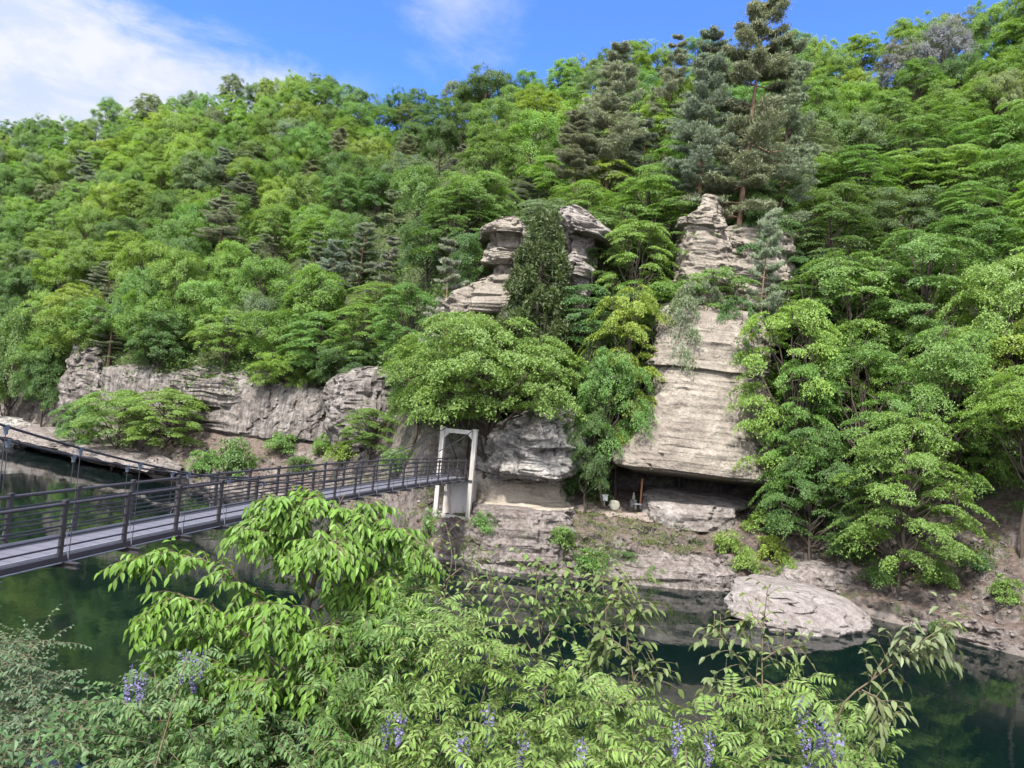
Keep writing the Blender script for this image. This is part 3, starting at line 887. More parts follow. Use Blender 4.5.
def pine(seed, H=15.0, R=3.6, whorls=13, clear=0.3, tufts=6, per=26, dead=5, top=0.25):
    r = np.random.default_rng(seed)
    b = MB(); k = 10
    lean = r.normal(size=2) * 0.25
    t = np.linspace(0, 1, k)
    tr = np.stack([lean[0] * t * 2 + 0.12 * np.sin(t * 5 + seed), lean[1] * t * 2 + 0.12 * np.cos(t * 4 + seed), -0.8 + t * (H + 0.5)], 1)
    b.tube(tr, np.interp(t, [0, 1], [0.017 * H, 0.03]), 8)
    C, Nn, A = [], [], []
    for i in range(whorls + dead):
        if i < whorls:
            u = clear + (1 - clear) * (i + r.uniform(0.1, 0.9)) / whorls
        else:
            u = clear * r.uniform(0.35, 1)
        z = u * H
        p0 = np.array([np.interp(z, tr[:, 2], tr[:, 0]), np.interp(z, tr[:, 2], tr[:, 1]), z])
        v = (u - clear) / (1 - clear)
        ln0 = R * (1 - (1 - top) * max(v, 0) ** 1.5) * (0.6 + 0.4 * math.sin(min(1, max(v, 0) * 2.4 + 0.5)))
        for j in range(r.integers(3, 6) if i < whorls else 1):
            w = r.uniform(0, 2 * PI)
            ln = ln0 * r.uniform(0.6, 1.12) * (1 if i < whorls else 0.6)
            d = np.array([math.cos(w), math.sin(w), r.uniform(-0.12, 0.22) + 0.3 * max(v, 0)])
            bp = limb_pts(p0, p0 + d * ln, -0.06 * ln, 6, 0.02, r)
            b.tube(bp, np.linspace(0.05, 0.014, 6), 4, False)
            if i >= whorls and r.random() < 0.7: continue
            side = np.array([-d[1], d[0], 0])
            for q in range(tufts):
                f = 0.22 + 0.78 * (q + r.uniform(0, 1)) / tufts
                sl = 0.34 * ln * (1.1 - 0.75 * f)
                for sg in (-1, 1):
                    for e in (0.45, 1.0):
                        c = bp[0] + (bp[-1] - bp[0]) * f + (side * sg + d * 0.55) * sl * e * r.uniform(0.8, 1.1) + [0, 0, -0.06 * ln * math.sin(f * PI) + 0.06 - 0.05 * e]
                        a = unit(d * 0.55 + side * sg * 0.3 + r.normal(size=(per, 3)) * [0.8, 0.8, 0.4] + [0, 0, 0.35])
                        C.append(c + r.normal(size=(per, 3)) * [0.17, 0.17, 0.045]); A.append(a); Nn.append(r.normal(size=(per, 3)) * [0.5, 0.5, 1])
    C = np.concatenate(C); A = np.concatenate(A); Nn = np.concatenate(Nn)
    V, F = rhombs(C, Nn, 0.30, 0.06, r, A)
    return (np.concatenate(b.v), b.f), (V, F)


def cedar(seed, H=12.0, R=3.2, clumps=360, per=105):
    r = np.random.default_rng(seed)
    b = MB(); k = 6
    tr = np.stack([np.zeros(k), np.zeros(k), np.linspace(-0.8, H * 0.96, k)], 1)
    b.tube(tr, np.linspace(0.22, 0.03, k), 8)
    u = 1 - r.uniform(0.0, 1, clumps) ** 0.62 * 0.93
    w = r.uniform(0, 2 * PI, clumps)
    rad = R * (1 - u) ** 0.62 * r.uniform(0.6, 1.14, clumps)
    cs = np.stack([rad * np.cos(w), rad * np.sin(w), H * u], 1)
    for c in cs[:90]:
        z = c[2] + 0.3
        b.tube(limb_pts(np.array([0, 0, min(z, H * 0.95)]), c, -0.1, 5), np.linspace(0.05, 0.015, 5), 4, False)
    q = r.uniform(0.32, 0.6, clumps)
    idx = np.repeat(np.arange(clumps), per)
    d = unit(r.normal(size=(len(idx), 3)) + unit(cs * [1, 1, 0])[idx] * 0.5 + [0, 0, 0.35])
    C = cs[idx] + d * (q[idx] * r.uniform(0.5, 1.0, len(idx)))[:, None] * [1, 1, 1.1]
    V, F = rhombs(C, r.normal(size=C.shape), 0.26, 0.10, r, unit(d + 0.4 * r.normal(size=d.shape)))
    return (np.concatenate(b.v), b.f), (V, F)


def shrub(seed, H=1.6, R=1.4, sprays=46, per=70, leaf=0.13):
    r = np.random.default_rng(seed)
    b = MB()
    d = unit(r.normal(size=(sprays, 3)) + [0, 0, 0.5]); d[:, 2] = np.abs(d[:, 2])
    cs = d * [R, R, H * 0.85] * r.uniform(0.45, 1.0, (sprays, 1)) + [0, 0, 0.12 * H]
    for c in cs[::2]:
        b.tube(limb_pts(np.array([r.normal() * 0.06, r.normal() * 0.06, -0.4]), c, 0.15, 5, 0.03, r), np.linspace(0.03, 0.008, 5), 4, False)
    sn = unit(d * [0.5, 0.5, 0.3] + [0, 0, 0.9])
    c, nl = spray_cloud(cs, sn, 0.42 * R * r.uniform(0.6, 1.2, sprays), per, r, 0.06, 0.35)
    V, F = rhombs(c, nl, leaf, leaf * 0.6, r)
    return (np.concatenate(b.v), b.f), (V, F)


PROTO = {}


def proto(kind, n, fn, size, cmat, tmat):
    """meshes of one kind; size = (height, half width) of the unscaled plant"""
    L = []
    for i in range(n):
        (tv, tf), (cv, cf) = fn(i)
        t = bpy.data.meshes.new('trunk'); t.from_pydata(np.asarray(tv).tolist(), [], tf); t.materials.append(tmat)
        t.polygons.foreach_set('use_smooth', np.full(len(t.polygons), True))
        tmp = mesh_obj('crown', cv, cf, cmat)
        c = tmp.data; bpy.data.objects.remove(tmp)
        L.append((t, c))
    PROTO[kind] = (L, size)


def far_tree(i):
    a = [dict(updom=0.45, thick=0.2), dict(updom=0.5, thick=0.2, H=12.5, R=4.2), dict(updom=0.4, thick=0.22, lobes=20, sr=0.85), dict(updom=0.85, thick=0.1),
         dict(updom=0.55, thick=0.16, H=10, R=5.2), dict(updom=0.75, thick=0.12, H=13, R=4.0, lobes=18), dict(updom=0.5, thick=0.2, lobes=12, sr=1.05)][i]
    k = dict(H=11, R=4.8, base=0.15, lobes=16, per_lobe=14, per=120, leaf=0.19, flat=0.85, sr=0.95)
    k.update(a)
    return broadleaf(100 + i, **k)


def near_tree(i):
    a = [dict(), dict(flat=0.28, lobes=30, per_lobe=6, updom=1.0, thick=0.03, vfill=0.9), dict(updom=0.7, thick=0.1), dict(flat=0.25, lobes=26, per_lobe=7, updom=1.0, thick=0.03, H=11, vfill=0.85), dict(updom=0.8, lobes=22, thick=0.08)][i]
    k = dict(H=10, R=4.8, base=0.12, lobes=18, per_lobe=9, per=230, leaf=0.165, flat=0.5, sr=1.15, asp=0.58, thick=0.06)
    k.update(a)
    return broadleaf(200 + i, **k)


proto('far', 7, far_tree, (11.0, 4.8), M['leaf_far'], M['bark'])
proto('near', 5, near_tree, (10.0, 4.8), M['leaf_far'], M['bark'])
proto('wide', 1, lambda i: broadleaf(307, 9, 6.6, 0.30, 30, 12, 260, 0.155, 0.4, 1.1, 0.58, 0.06), (9.0, 6.6), M['leaf_far'], M['bark'])
proto('high', 1, lambda i: broadleaf(311, 11, 5.4, 0.55, 20, 9, 260, 0.155, 0.3, 1.2, 0.55, 0.04, 1.0), (11.0, 5.4), M['leaf_far'], M['bark'])
proto('layer', 2, lambda i: broadleaf(320 + i, 8.5, 4.6, 0.04, 36, 5, 300, 0.15, 0.22, 1.15, 0.5, 0.03, 1.0, 0.95), (8.5, 4.6), M['leaf_far'], M['bark'])
proto('pine', 5, lambda i: pine(400 + i, 15, 3.4, 12, (0.3, 0.45, 0.25, 0.5, 0.35)[i]), (15.0, 3.4), M['needle'], M['pine_bark'])
proto('bigpine', 2, lambda i: pine(420 + i, 17, 4.6, 22, 0.2 + 0.12 * i, 8, 27, 8, 0.26), (17.0, 4.6), M['needle'], M['pine_bark'])
proto('cedar', 2, lambda i: cedar(500 + i), (12.0, 3.2), M['needle'], M['bark'])
proto('shrub', 4, lambda i: shrub(600 + i), (1.7, 1.5), M['leaf_far'], M['bark'])

TONE = {  # base leaf colours
    'yellow green': (0.158, 0.240, 0.050), 'bright green': (0.124, 0.214, 0.052), 'mid green': (0.098, 0.180, 0.050),
    'dark green': (0.072, 0.134, 0.044), 'grey green': (0.118, 0.165, 0.090),
    'pine': (0.165, 0.192, 0.142), 'cedar': (0.070, 0.092, 0.036), 'lilac': (0.165, 0.165, 0.205),
}
PLACED = []
BYK = {}


def plant(name, kind, loc, h, w, tone, info, var=None, cname='crown', tname='trunk'):
    L, (H0, R0) = PROTO[kind]
    i = BYK.get(kind, 0); BYK[kind] = i + 1
    t, c = L[(i if var is None else var) % len(L)]
    root = bpy.data.objects.new(name, None); COL.objects.link(root)
    root.location = tuple(loc); root.rotation_euler = (0, 0, random.uniform(0, 2 * PI))
    s = w / R0
    root.scale = (s, s, h / H0)
    to = link(bpy.data.objects.new(tname, t), root)
    co = link(bpy.data.objects.new(cname, c), root)
    k = random.uniform(0.85, 1.18)
    base = TONE[tone]
    co.color = (base[0] * k * random.uniform(0.92, 1.12), base[1] * k, base[2] * k * random.uniform(0.85, 1.2), 1)
    px, py, d = proj(np.array(loc) + [0, 0, h * 0.7])
    info = dict(info); info.update(root=root, px=px, py=py, d=d, tone=tone, h=h, w=w)
    PLACED.append(info)
    return root


# notable plants, most of them read off the photo: kind, name, px of crown centre, py top, py bottom of the crown, distance, px width, tone, label
NOTABLE = [
    ('bigpine', 'pine_tree', 748, -8, 215, 69.5, 128, 'pine', 'tallest grey green pine with reddish trunk, standing on the upper pale outcrop', 0),
    ('bigpine', 'pine_tree', 706, 34, 225, 70.5, 88, 'pine', 'tall grey pine leaning against the left side of the tallest pine', 1),
    ('bigpine', 'pine_tree', 784, 40, 255, 70.5, 84, 'pine', 'shaggy grey pine filling the right flank of the tallest pine', 0),
    ('pine', 'pine_tree', 764, 205, 290, 63, 52, 'pine', 'small grey pine before the right end of the upper pale outcrop', 1),
    ('bigpine', 'pine_tree', 611, 48, 215, 86, 84, 'pine', 'open topped pine with orange trunk, left of the tallest pine', 1),
    ('pine', 'pine_tree', 577, 110, 215, 84, 58, 'pine', 'slender grey pine just left of the orange trunked pine', 1),
    ('pine', 'pine_tree', 640, 120, 205, 88, 46, 'pine', 'short grey pine between the orange trunked pine and the tallest pine', 2),
    ('pine', 'pine_tree', 668, 38, 140, 110, 46, 'pine', 'dark pine on the skyline left of the tallest pine', 0),
    ('cedar', 'cedar_tree', 541, 203, 335, 62.5, 98, 'cedar', 'dark olive conical cedar standing between the two rock pillars', 0),
    ('cedar', 'cedar_tree', 592, 318, 395, 60, 52, 'cedar', 'small dark cedar right of and below the big conical cedar', 1),
    ('wide', 'broadleaf_tree', 492, 318, 452, 58.5, 196, 'bright green', 'broad domed bright green tree directly above the white bridge tower', 0),
    ('near', 'broadleaf_tree', 478, 300, 355, 62, 70, 'yellow green', 'small yellow green tree at the foot of the left rock pillar', 0),
    ('near', 'broadleaf_tree', 628, 285, 380, 60, 92, 'yellow green', 'yellow green tree left of the pale cliff column', 1),
    ('near', 'broadleaf_tree', 610, 345, 470, 57.5, 84, 'mid green', 'mid green tree between the pocked overhang and the pale cliff column', 2),
    ('near', 'broadleaf_tree', 638, 222, 300, 66, 80, 'bright green', 'bright green tree between the right rock pillar and the upper outcrop', 3),
    ('near', 'broadleaf_tree', 590, 400, 490, 56.5, 52, 'dark green', 'dark green bushy tree in the cleft right of the pocked overhang', 4),
    ('near', 'broadleaf_tree', 694, 262, 326, 61.5, 84, 'grey green', 'grey green scrubby tree growing on top of the pale cliff column', 0),
    ('near', 'broadleaf_tree', 735, 280, 335, 60.5, 56, 'dark green', 'dark scrubby tree on the right top of the pale cliff column', 0),
    ('layer', 'broadleaf_tree', 790, 300, 420, 57, 120, 'bright green', 'layered bright green tree right of the pale cliff column', 0),
    ('layer', 'broadleaf_tree', 800, 365, 470, 55, 84, 'bright green', 'low layered tree covering the right edge of the cliff column', 1),
    ('layer', 'broadleaf_tree', 868, 345, 470, 54, 130, 'bright green', 'wide layered bright tree in the middle of the right slope', 0),
    ('near', 'broadleaf_tree', 850, 250, 345, 62, 130, 'bright green', 'bright tree above the wide layered tree on the right slope', 1),
    ('near', 'broadleaf_tree', 930, 235, 330, 60, 130, 'mid green', 'mid green tree high on the right slope above a dark hollow', 3),
    ('layer', 'broadleaf_tree', 815, 430, 522, 52.5, 92, 'dark green', 'darker drooping tree at the right end of the cave shadow', 1),
    ('layer', 'broadleaf_tree', 905, 412, 568, 47.5, 130, 'mid green', 'drooping layered green tree overhanging the right bank rocks', 0),
    ('layer', 'broadleaf_tree', 948, 330, 430, 52, 120, 'bright green', 'layered tree leaning over the drooping tree on the right bank', 1),
    ('high', 'broadleaf_tree', 1030, 368, 450, 47, 120, 'yellow green', 'yellow green layered tree at the right edge above a dark hollow', 0),
    ('layer', 'broadleaf_tree', 1012, 440, 535, 53, 100, 'dark green', 'dark tree added to stand in for shade in the hollow at the right edge', 1),  # added: its dark leaves stand in for the canopy shade in the hollow
    ('high', 'broadleaf_tree', 1092, 380, 460, 46.5, 130, 'mid green', 'tree added mostly beyond the right edge to shade the dark hollow', 0),  # added mostly out of view so that its crown shades the bank
    ('near', 'broadleaf_tree', 1000, 250, 350, 56, 120, 'bright green', 'bright green tree at the right edge above the yellow green one', 2),
    ('far', 'broadleaf_tree', 944, 30, 75, 120, 62, 'lilac', 'lilac tinged flowering tree near the skyline at upper right', 1),
    ('far', 'broadleaf_tree', 900, 38, 78, 118, 44, 'lilac', 'smaller lilac flowering tree left of the other near the skyline', 3),
    ('pine', 'pine_tree', 305, 232, 348, 104, 42, 'pine', 'leftmost bare trunked grey pine above the stained cliff', 0),
    ('pine', 'pine_tree', 330, 240, 352, 101, 44, 'pine', 'second bare trunked grey pine from the left above the stained cliff', 3),
    ('pine', 'pine_tree', 358, 218, 345, 102, 46, 'pine', 'tallest of the bare trunked grey pines above the rock buttress', 1),
    ('pine', 'pine_tree', 384, 235, 340, 98, 46, 'pine', 'rightmost of the bare trunked grey pines above the rock buttress', 2),
    ('pine', 'pine_tree', 392, 190, 270, 118, 44, 'pine', 'grey pine standing behind the row of bare trunked pines', 4),
    ('pine', 'pine_tree', 335, 128, 215, 150, 40, 'pine', 'grey pine in the middle of the left slope below the skyline', 1),
    ('pine', 'pine_tree', 308, 160, 225, 152, 44, 'pine', 'squat grey pine left of the mid slope pine', 3),
    ('pine', 'pine_tree', 240, 172, 230, 146, 48, 'pine', 'grey pine on the left slope below a dark gap', 2),
    ('pine', 'pine_tree', 262, 236, 300, 118, 50, 'pine', 'spreading grey pine above the left long cliff', 4),
    ('pine', 'pine_tree', 105, 262, 320, 122, 60, 'pine', 'spreading grey pine low on the left slope', 2),
    ('pine', 'pine_tree', 455, 145, 200, 130, 36, 'pine', 'small grey pine in the centre of the slope above the left pillar', 0),
    ('pine', 'pine_tree', 452, 240, 300, 67, 52, 'pine', 'small grey pine clinging to the left side of the left pillar', 2),
    ('pine', 'pine_tree', 408, 135, 190, 140, 36, 'pine', 'grey pine among bright trees in the centre slope', 3),
    ('pine', 'pine_tree', 523, 178, 225, 90, 50, 'pine', 'grey pine peeking out above the conical cedar', 4),
    ('far', 'broadleaf_tree', 12, 320, 425, 114, 70, 'mid green', 'mid green tree at the left edge above the dark water', 1),
    ('far', 'broadleaf_tree', 46, 345, 422, 111, 50, 'dark green', 'dark green tree just left of the bare bluff', 2),
    ('far', 'broadleaf_tree', -8, 300, 410, 122, 70, 'dark green', 'dark tree cut by the left edge of the picture', 3),
    ('near', 'broadleaf_tree', 118, 382, 452, 92, 84, 'bright green', 'bright spreading bush-like tree below the left bluff', 0),
    ('near', 'broadleaf_tree', 165, 388, 458, 89.5, 90, 'bright green', 'bright green low tree in front of the long stained cliff', 1),
    ('near', 'broadleaf_tree', 80, 398, 452, 96.5, 50, 'mid green', 'small mid green tree at the left end of the bank shrubs', 2),
    ('near', 'broadleaf_tree', 372, 410, 462, 73, 62, 'mid green', 'mid green scrubby tree before the rock buttress', 3),
    ('near', 'broadleaf_tree', 420, 330, 430, 66, 70, 'mid green', 'mid green tree at left of the broad domed tree', 4),
    ('far', 'broadleaf_tree', 490, 70, 128, 184, 74, 'dark green', 'dark spreading tree on the skyline over the centre', 2),
    ('far', 'broadleaf_tree', 182, 112, 172, 190, 58, 'bright green', 'round bright tree high on the left slope', 0),
    ('far', 'broadleaf_tree', 252, 106, 170, 194, 60, 'bright green', 'round bright tree just right of the other high left one', 4),
]
for kind, name, px, pt, pb, d, wpx, tone, label, var in NOTABLE:
    c = at(px, 0.5 * (pt + pb), d)
    z0 = ground_at(c[0], c[1])
    top = at(px, pt, d)[2]
    H0, R0 = PROTO[kind][1]
    zb = at(px, pb, d)[2]
    z0 = min(z0, zb - 0.3)
    w = wpx * d / FOC / 2
    plant(name, kind, (c[0], c[1], z0), top - z0, w, tone, dict(label=label, note=True), var)

# shrubs on the banks and ledges
SHR = [(882, 552, 582, 48, 46, 'mid green', 'leafy shrub under the left side of the drooping tree'), (938, 556, 585, 46.5, 44, 'mid green', 'leafy shrub under the right side of the drooping tree'), (842, 528, 560, 50.5, 40, 'mid green', 'green shrub at the foot of the darker drooping tree'), (978, 545, 568, 47, 36, 'dark green', 'dark shrub at the edge of the shaded hollow'), (232, 425, 475, 86, 50, 'mid green', 'green shrub before the middle of the long stained cliff'), (282, 428, 452, 86, 40, 'mid green', 'small shrub under the right part of the long stained cliff'),
       (345, 436, 462, 77, 44, 'yellow green', 'yellow green shrub at the foot of the rock buttress'), (322, 428, 456, 80, 26, 'bright green', 'small bright shrub left of the rock buttress'),
       (400, 440, 470, 66, 46, 'mid green', 'shrub left of the white bridge tower'), (575, 455, 495, 56, 46, 'dark green', 'dark fern-like shrub below the right end of the pocked overhang'),
       (596, 470, 500, 56, 40, 'dark green', 'dark shrub behind the white board'), (762, 500, 530, 53.8, 42, 'bright green', 'bright shrub at the right mouth of the cave'),
       (728, 522, 552, 53.2, 36, 'yellow green', 'yellow green clump on the bank below the cave'), (745, 540, 572, 52.4, 34, 'yellow green', 'low yellow green clump above the left end of the boulder'),
       (772, 528, 560, 52.6, 40, 'yellow green', 'yellow green clump on the bank above the boulder'), (790, 552, 572, 51.6, 26, 'bright green', 'small weed clump above the boulder'),
       (590, 540, 570, 52.6, 44, 'mid green', 'weedy green clump on the bank below the path'), (620, 545, 560, 52.4, 50, 'dark green', 'dark green mossy clump on the bank below the path'),
       (560, 520, 545, 53, 34, 'mid green', 'green weeds at the right of the rocky bank face'), (482, 505, 530, 53.4, 30, 'mid green', 'thin weeds at the foot of the bridge pier'),
       (940, 612, 640, 43.2, 30, 'dark green', 'dark green tuft at the water edge right of the boulder'), (1005, 570, 600, 43.5, 36, 'bright green', 'bright fern clump on the right bank'),
       (860, 520, 560, 49.5, 40, 'dark green', 'dark shrub below the drooping tree'), (690, 575, 590, 52, 20, 'bright green', 'tiny green tuft at the bank edge'),
       (130, 445, 466, 91, 40, 'mid green', 'shrub on the left bank above the undercut ledge'), (205, 445, 470, 86, 40, 'mid green', 'shrub on the left bank right of the low bright tree'),
       (300, 452, 470, 81, 34, 'dark green', 'dark shrub on the bank behind the bridge railing'), (655, 560, 580, 52, 26, 'mid green', 'small weed patch below the path, right of the mossy clump'),
       (430, 500, 530, 53.6, 24, 'mid green', 'small shrub at the left foot of the bridge pier')]
for px, pt, pb, d, wpx, tone, label in SHR:
    h = ground_hit(px, pb)
    c = np.array(h) if h is not None and abs(h[1] - d) < 9 else at(px, pb, d)
    if h is None or abs(h[1] - d) >= 9: c[2] = max(0.2, min(c[2], ground_at(c[0], c[1])))
    d2 = proj(c)[2]
    plant('shrub', 'shrub', (c[0], c[1], c[2] - 0.1), max(0.5, (pb - pt) * d2 / FOC), wpx * d2 / FOC / 2, tone, dict(label=label, note=True, shrub=True), None, 'foliage', 'stem')

# the forest: individual trees spread over the slope
KEEP = [(438, 222, 522, 318, 64), (560, 208, 612, 292, 64), (676, 200, 794, 268, 65), (655, 326, 735, 490, 56), (64, 362, 115, 420, 104), (205, 400, 330, 445, 91), (326, 378, 396, 440, 76),
        (476, 425, 586, 505, 55), (0, 425, 160, 470, 98), (590, 480, 790, 640, 54), (965, 455, 1024, 640, 50), (700, 20, 780, 190, 66)]


def blocked(px, pt, pb, wpx, d):
    for x0, y0, x1, y1, dd in KEEP:
        if d < dd + 3:
            ox = min(px + wpx * 0.42, x1) - max(px - wpx * 0.42, x0)
            oy = min(pb, y1) - max(pt + 3, y0)
            if ox > 0 and oy > 0: return True
    return False


acc = []
for p in PLACED:
    if not p.get('shrub'): acc.append((p['px'], p['py'], p['d']))
NT = 0
for tries in range(30000):
    px = rng.uniform(-60, 1084); py = rng.uniform(20, 520)
    h = ground_hit(px, py)
    if h is None or h[2] < 9.5: continue
    d = proj(h)[2]
    near = d < 92
    H = rng.uniform(8.0, 12.0) * (0.85 if near else 1.0); W = rng.uniform(3.9, 5.4) * (0.88 if near else 1.0)
    h[2] = ground_at(h[0], h[1]) - 0.3
    tx, ty, td = proj(h + [0, 0, H]); bx, by, _ = proj(h + [0, 0, H * 0.25])
    cx, cy, _ = proj(h + [0, 0, H * 0.7])
    wpx = 2 * W * FOC / d
    if tx < -50 or tx > 1075 or ty > 520 or ty < -70: continue
    if blocked(cx, ty, by, wpx, d): continue
    k = 4.9 * FOC / d
    ok = True
    for (ax, ay, ad) in acc:
        kk = k * (0.6 + 0.4 * min(1, ad / d))
        if ((ax - cx) / kk) ** 2 + ((ay - cy) / (kk * 0.60)) ** 2 < 1: ok = False; break
    if not ok: continue
    tn = fbm(np.array([[cx / 90, cy / 70, 3.3]]), 2)[0] + rng.normal() * 0.35
    if cy < 150 and cx < 700: tn -= 0.25
    tone = 'yellow green' if tn > 0.5 else 'bright green' if tn > -0.15 else 'mid green' if tn > -0.6 else 'dark green'
    if rng.random() < 0.07: tone = 'grey green'
    if rng.random() < 0.055 and 60 < cx < 680 and cy > 165:
        plant('pine_tree', 'pine', h, H * 1.25, W * 0.85, 'pine', {})
    else:
        plant('broadleaf_tree', 'near' if near else 'far', h, H, W, tone, {})
    acc.append((cx, cy, d)); NT += 1
print('forest trees', NT)

# labels that single each tree out
ORD = ['leftmost', 'second from left', 'third from left', 'fourth from left', 'fifth from left', 'sixth from left', 'seventh from left', 'eighth from left', 'ninth from left', 'tenth from left', 'eleventh from left', 'twelfth from left', 'thirteenth from left', 'fourteenth from left', 'fifteenth from left', 'sixteenth from left']


def zone(p):
    px, py = p['px'], p['py']
    sky = np.interp(px, [0, 240, 500, 560, 700, 760, 900, 1024], [118, 88, 82, 90, 40, 10, 10, 0])
    if py < sky + 26:
        return ('on the left skyline' if px < 240 else 'on the skyline left of centre' if px < 430 else 'on the central skyline' if px < 640 else 'on the skyline at upper right')
    if px < 230:
        return 'high on the left slope' if py < 185 else 'halfway up the left slope' if py < 260 else 'on the lower left slope above the cliffs'
    if px < 440:
        return 'high above the stained cliff' if py < 180 else 'halfway above the stained cliff' if py < 260 else 'just above the stained cliff and buttress'
    if px < 660:
        return 'high above the rock pillars' if py < 165 else 'just above the rock pillars' if py < 240 else 'beside the rock pillars'
    if px < 840:
        return 'high behind the tallest pine' if py < 140 else 'right of the tallest pine' if py < 290 else 'right of the pale cliff column'
    return 'on the upper right slope' if py < 130 else 'halfway up the right slope' if py < 230 else 'on the lower right slope'


groups = {}
for p in PLACED:
    r_ = p['root']
    if p.get('shrub'): tag(r_, p['label'], 'shrub', 'shrubs on the far bank'); continue
    isp = r_.name.startswith('pine'); cat = 'pine tree' if isp else 'cedar tree' if r_.name.startswith('cedar') else 'tree'
    grp = 'pines on the hillside' if isp else 'cedars by the rock pillars' if cat.startswith('cedar') else 'broadleaf trees on the hillside'
    tag(r_, p.get('label'), cat, grp)
    if not p.get('label'):
        k = ('grey green pine' if isp else p['tone'] + ' broadleaf tree', zone(p))
        groups.setdefault(k, []).append(p)
for (kd, zn), L in groups.items():
    L.sort(key=lambda q: q['px'])
    for i, p in enumerate(L):
        p['root']['label'] = (kd + ' ' + zn) if len(L) == 1 else f'{kd} {zn}, {ORD[min(i, 15)]}'

# undergrowth between the trees, uncountable
n = 0
C = []
while n < 26000:
    px = rng.uniform(-80, 1100, 4000); py = rng.uniform(40, 520, 4000)
    for a_, b_ in zip(px, py):
        h = ground_hit(a_, b_)
        if h is None or h[2] < 8.5: continue
        if any(x0 - 4 < a_ < x1 + 4 and y0 < b_ < y1 and h[1] < dd + 2 for x0, y0, x1, y1, dd in KEEP): continue
        C.append(h); n += 1
        if n >= 26000: break
C = np.array(C)
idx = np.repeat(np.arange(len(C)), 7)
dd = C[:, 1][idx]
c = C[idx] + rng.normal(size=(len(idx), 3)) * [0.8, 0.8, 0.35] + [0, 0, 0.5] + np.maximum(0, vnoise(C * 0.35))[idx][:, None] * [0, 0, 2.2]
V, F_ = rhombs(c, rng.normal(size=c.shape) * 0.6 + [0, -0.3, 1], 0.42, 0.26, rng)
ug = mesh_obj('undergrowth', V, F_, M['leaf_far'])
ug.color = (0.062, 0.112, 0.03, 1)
tag(ug, 'green undergrowth covering the forest floor', None, None, 'stuff')

# weeds on the lower bank, uncountable
C = []
while len(C) < 1300:
    a_, b_ = rng.uniform(60, 1060), rng.uniform(420, 640)
    h = ground_hit(a_, b_)
    if h is None or not 0.9 < h[2] < 8: continue
    if vnoise(np.array([h * [0.33, 0.33, 0.33] + 40]))[0] < 0.25: continue
    C.append(h)
C = np.array(C)
idx = np.repeat(np.arange(len(C)), 14)
c = C[idx] + rng.normal(size=(len(idx), 3)) * [0.22, 0.22, 0.07] + [0, 0, 0.12]
V, F_ = rhombs(c, rng.normal(size=c.shape) * 0.8 + [0, -0.3, 1], 0.15, 0.06, rng)
bw = mesh_obj('bank_weeds', V, F_, M['leaf_far']); bw.color = (0.085, 0.125, 0.03, 1)
tag(bw, 'green weeds scattered over the rocky bank', None, None, 'stuff')

# loose stones on the shore, uncountable
ico = [(0, 0, -1), (0.72, -0.53, -0.45), (-0.28, -0.85, -0.45), (-0.89, 0, -0.45), (-0.28, 0.85, -0.45), (0.72, 0.53, -0.45), (0.28, -0.85, 0.45), (-0.72, -0.53, 0.45), (-0.72, 0.53, 0.45), (0.28, 0.85, 0.45), (0.89, 0, 0.45), (0, 0, 1)]
icf = np.array([(0, 2, 1), (1, 5, 0), (0, 3, 2), (0, 4, 3), (0, 5, 4), (1, 10, 5), (2, 6, 1), (3, 7, 2), (4, 8, 3), (5, 9, 4), (1, 6, 10), (2, 7, 6), (3, 8, 7), (4, 9, 8), (5, 10, 9), (6, 11, 10), (7, 11, 6), (8, 11, 7), (9, 11, 8), (10, 11, 9)])[:, ::-1]
ico = np.array(ico); SV, SF = [], []
while len(SV) < 1500:
    a_, b_ = rng.uniform(60, 1060), rng.uniform(425, 650)
    h = ground_hit(a_, b_)
    if h is None or not 0.02 < h[2] < 5: continue
    if vnoise(np.array([h * 0.4 + 11]))[0] < -0.1: continue
    s = 0.06 + 0.16 * rng.random() ** 3 + (0.25 if rng.random() < 0.03 else 0)
    v = ico * (1 + 0.28 * rng.normal(size=(12, 1))) * s * np.array([1, rng.uniform(0.7, 1.2), rng.uniform(0.5, 0.8)])
    w = rng.uniform(0, 6.28); R2 = np.array([[math.cos(w), -math.sin(w), 0], [math.sin(w), math.cos(w), 0], [0, 0, 1]])
    SF.append(icf + 12 * len(SV)); SV.append(v @ R2.T + h + [0, 0, 0.25 * s])
tag(mesh_obj('shore_stones', np.concatenate(SV), np.concatenate(SF), M['bank_rock']), 'loose pale stones strewn along the far shore', None, None, 'stuff')

# ------------------------------------------------------------------ foreground plants on the near bank
def big_leaves(B, A, Nr, L, Wd, droop=0.25, fold=0.18):
    """folded leaves: base B, axis A, upper side Nr"""
    n = len(B); a = unit(A); s = unit(np.cross(a, unit(Nr))); up = np.cross(s, a)
    L = np.broadcast_to(L, (n,))[:, None]; Wd = np.broadcast_to(Wd, (n,))[:, None]
    g = np.array([0, 0, -1.0])
    def p(t, w, f): return B + a * L * t + s * Wd * w + up * Wd * f + g * L * droop * t * t
    V = np.stack([p(0, 0, 0), p(0.28, 0.42, fold), p(0.62, 0.40, fold), p(1.0, 0, 0), p(0.62, -0.40, fold), p(0.28, -0.42, fold), p(0.5, 0, 0)], 1).reshape(-1, 3)
    T = np.array([[0, 1, 6], [1, 2, 6], [2, 3, 6], [3, 4, 6], [4, 5, 6], [5, 0, 6]])
    F = (np.arange(n)[:, None, None] * 7 + T[None]).reshape(-1, 3)
    return V, F


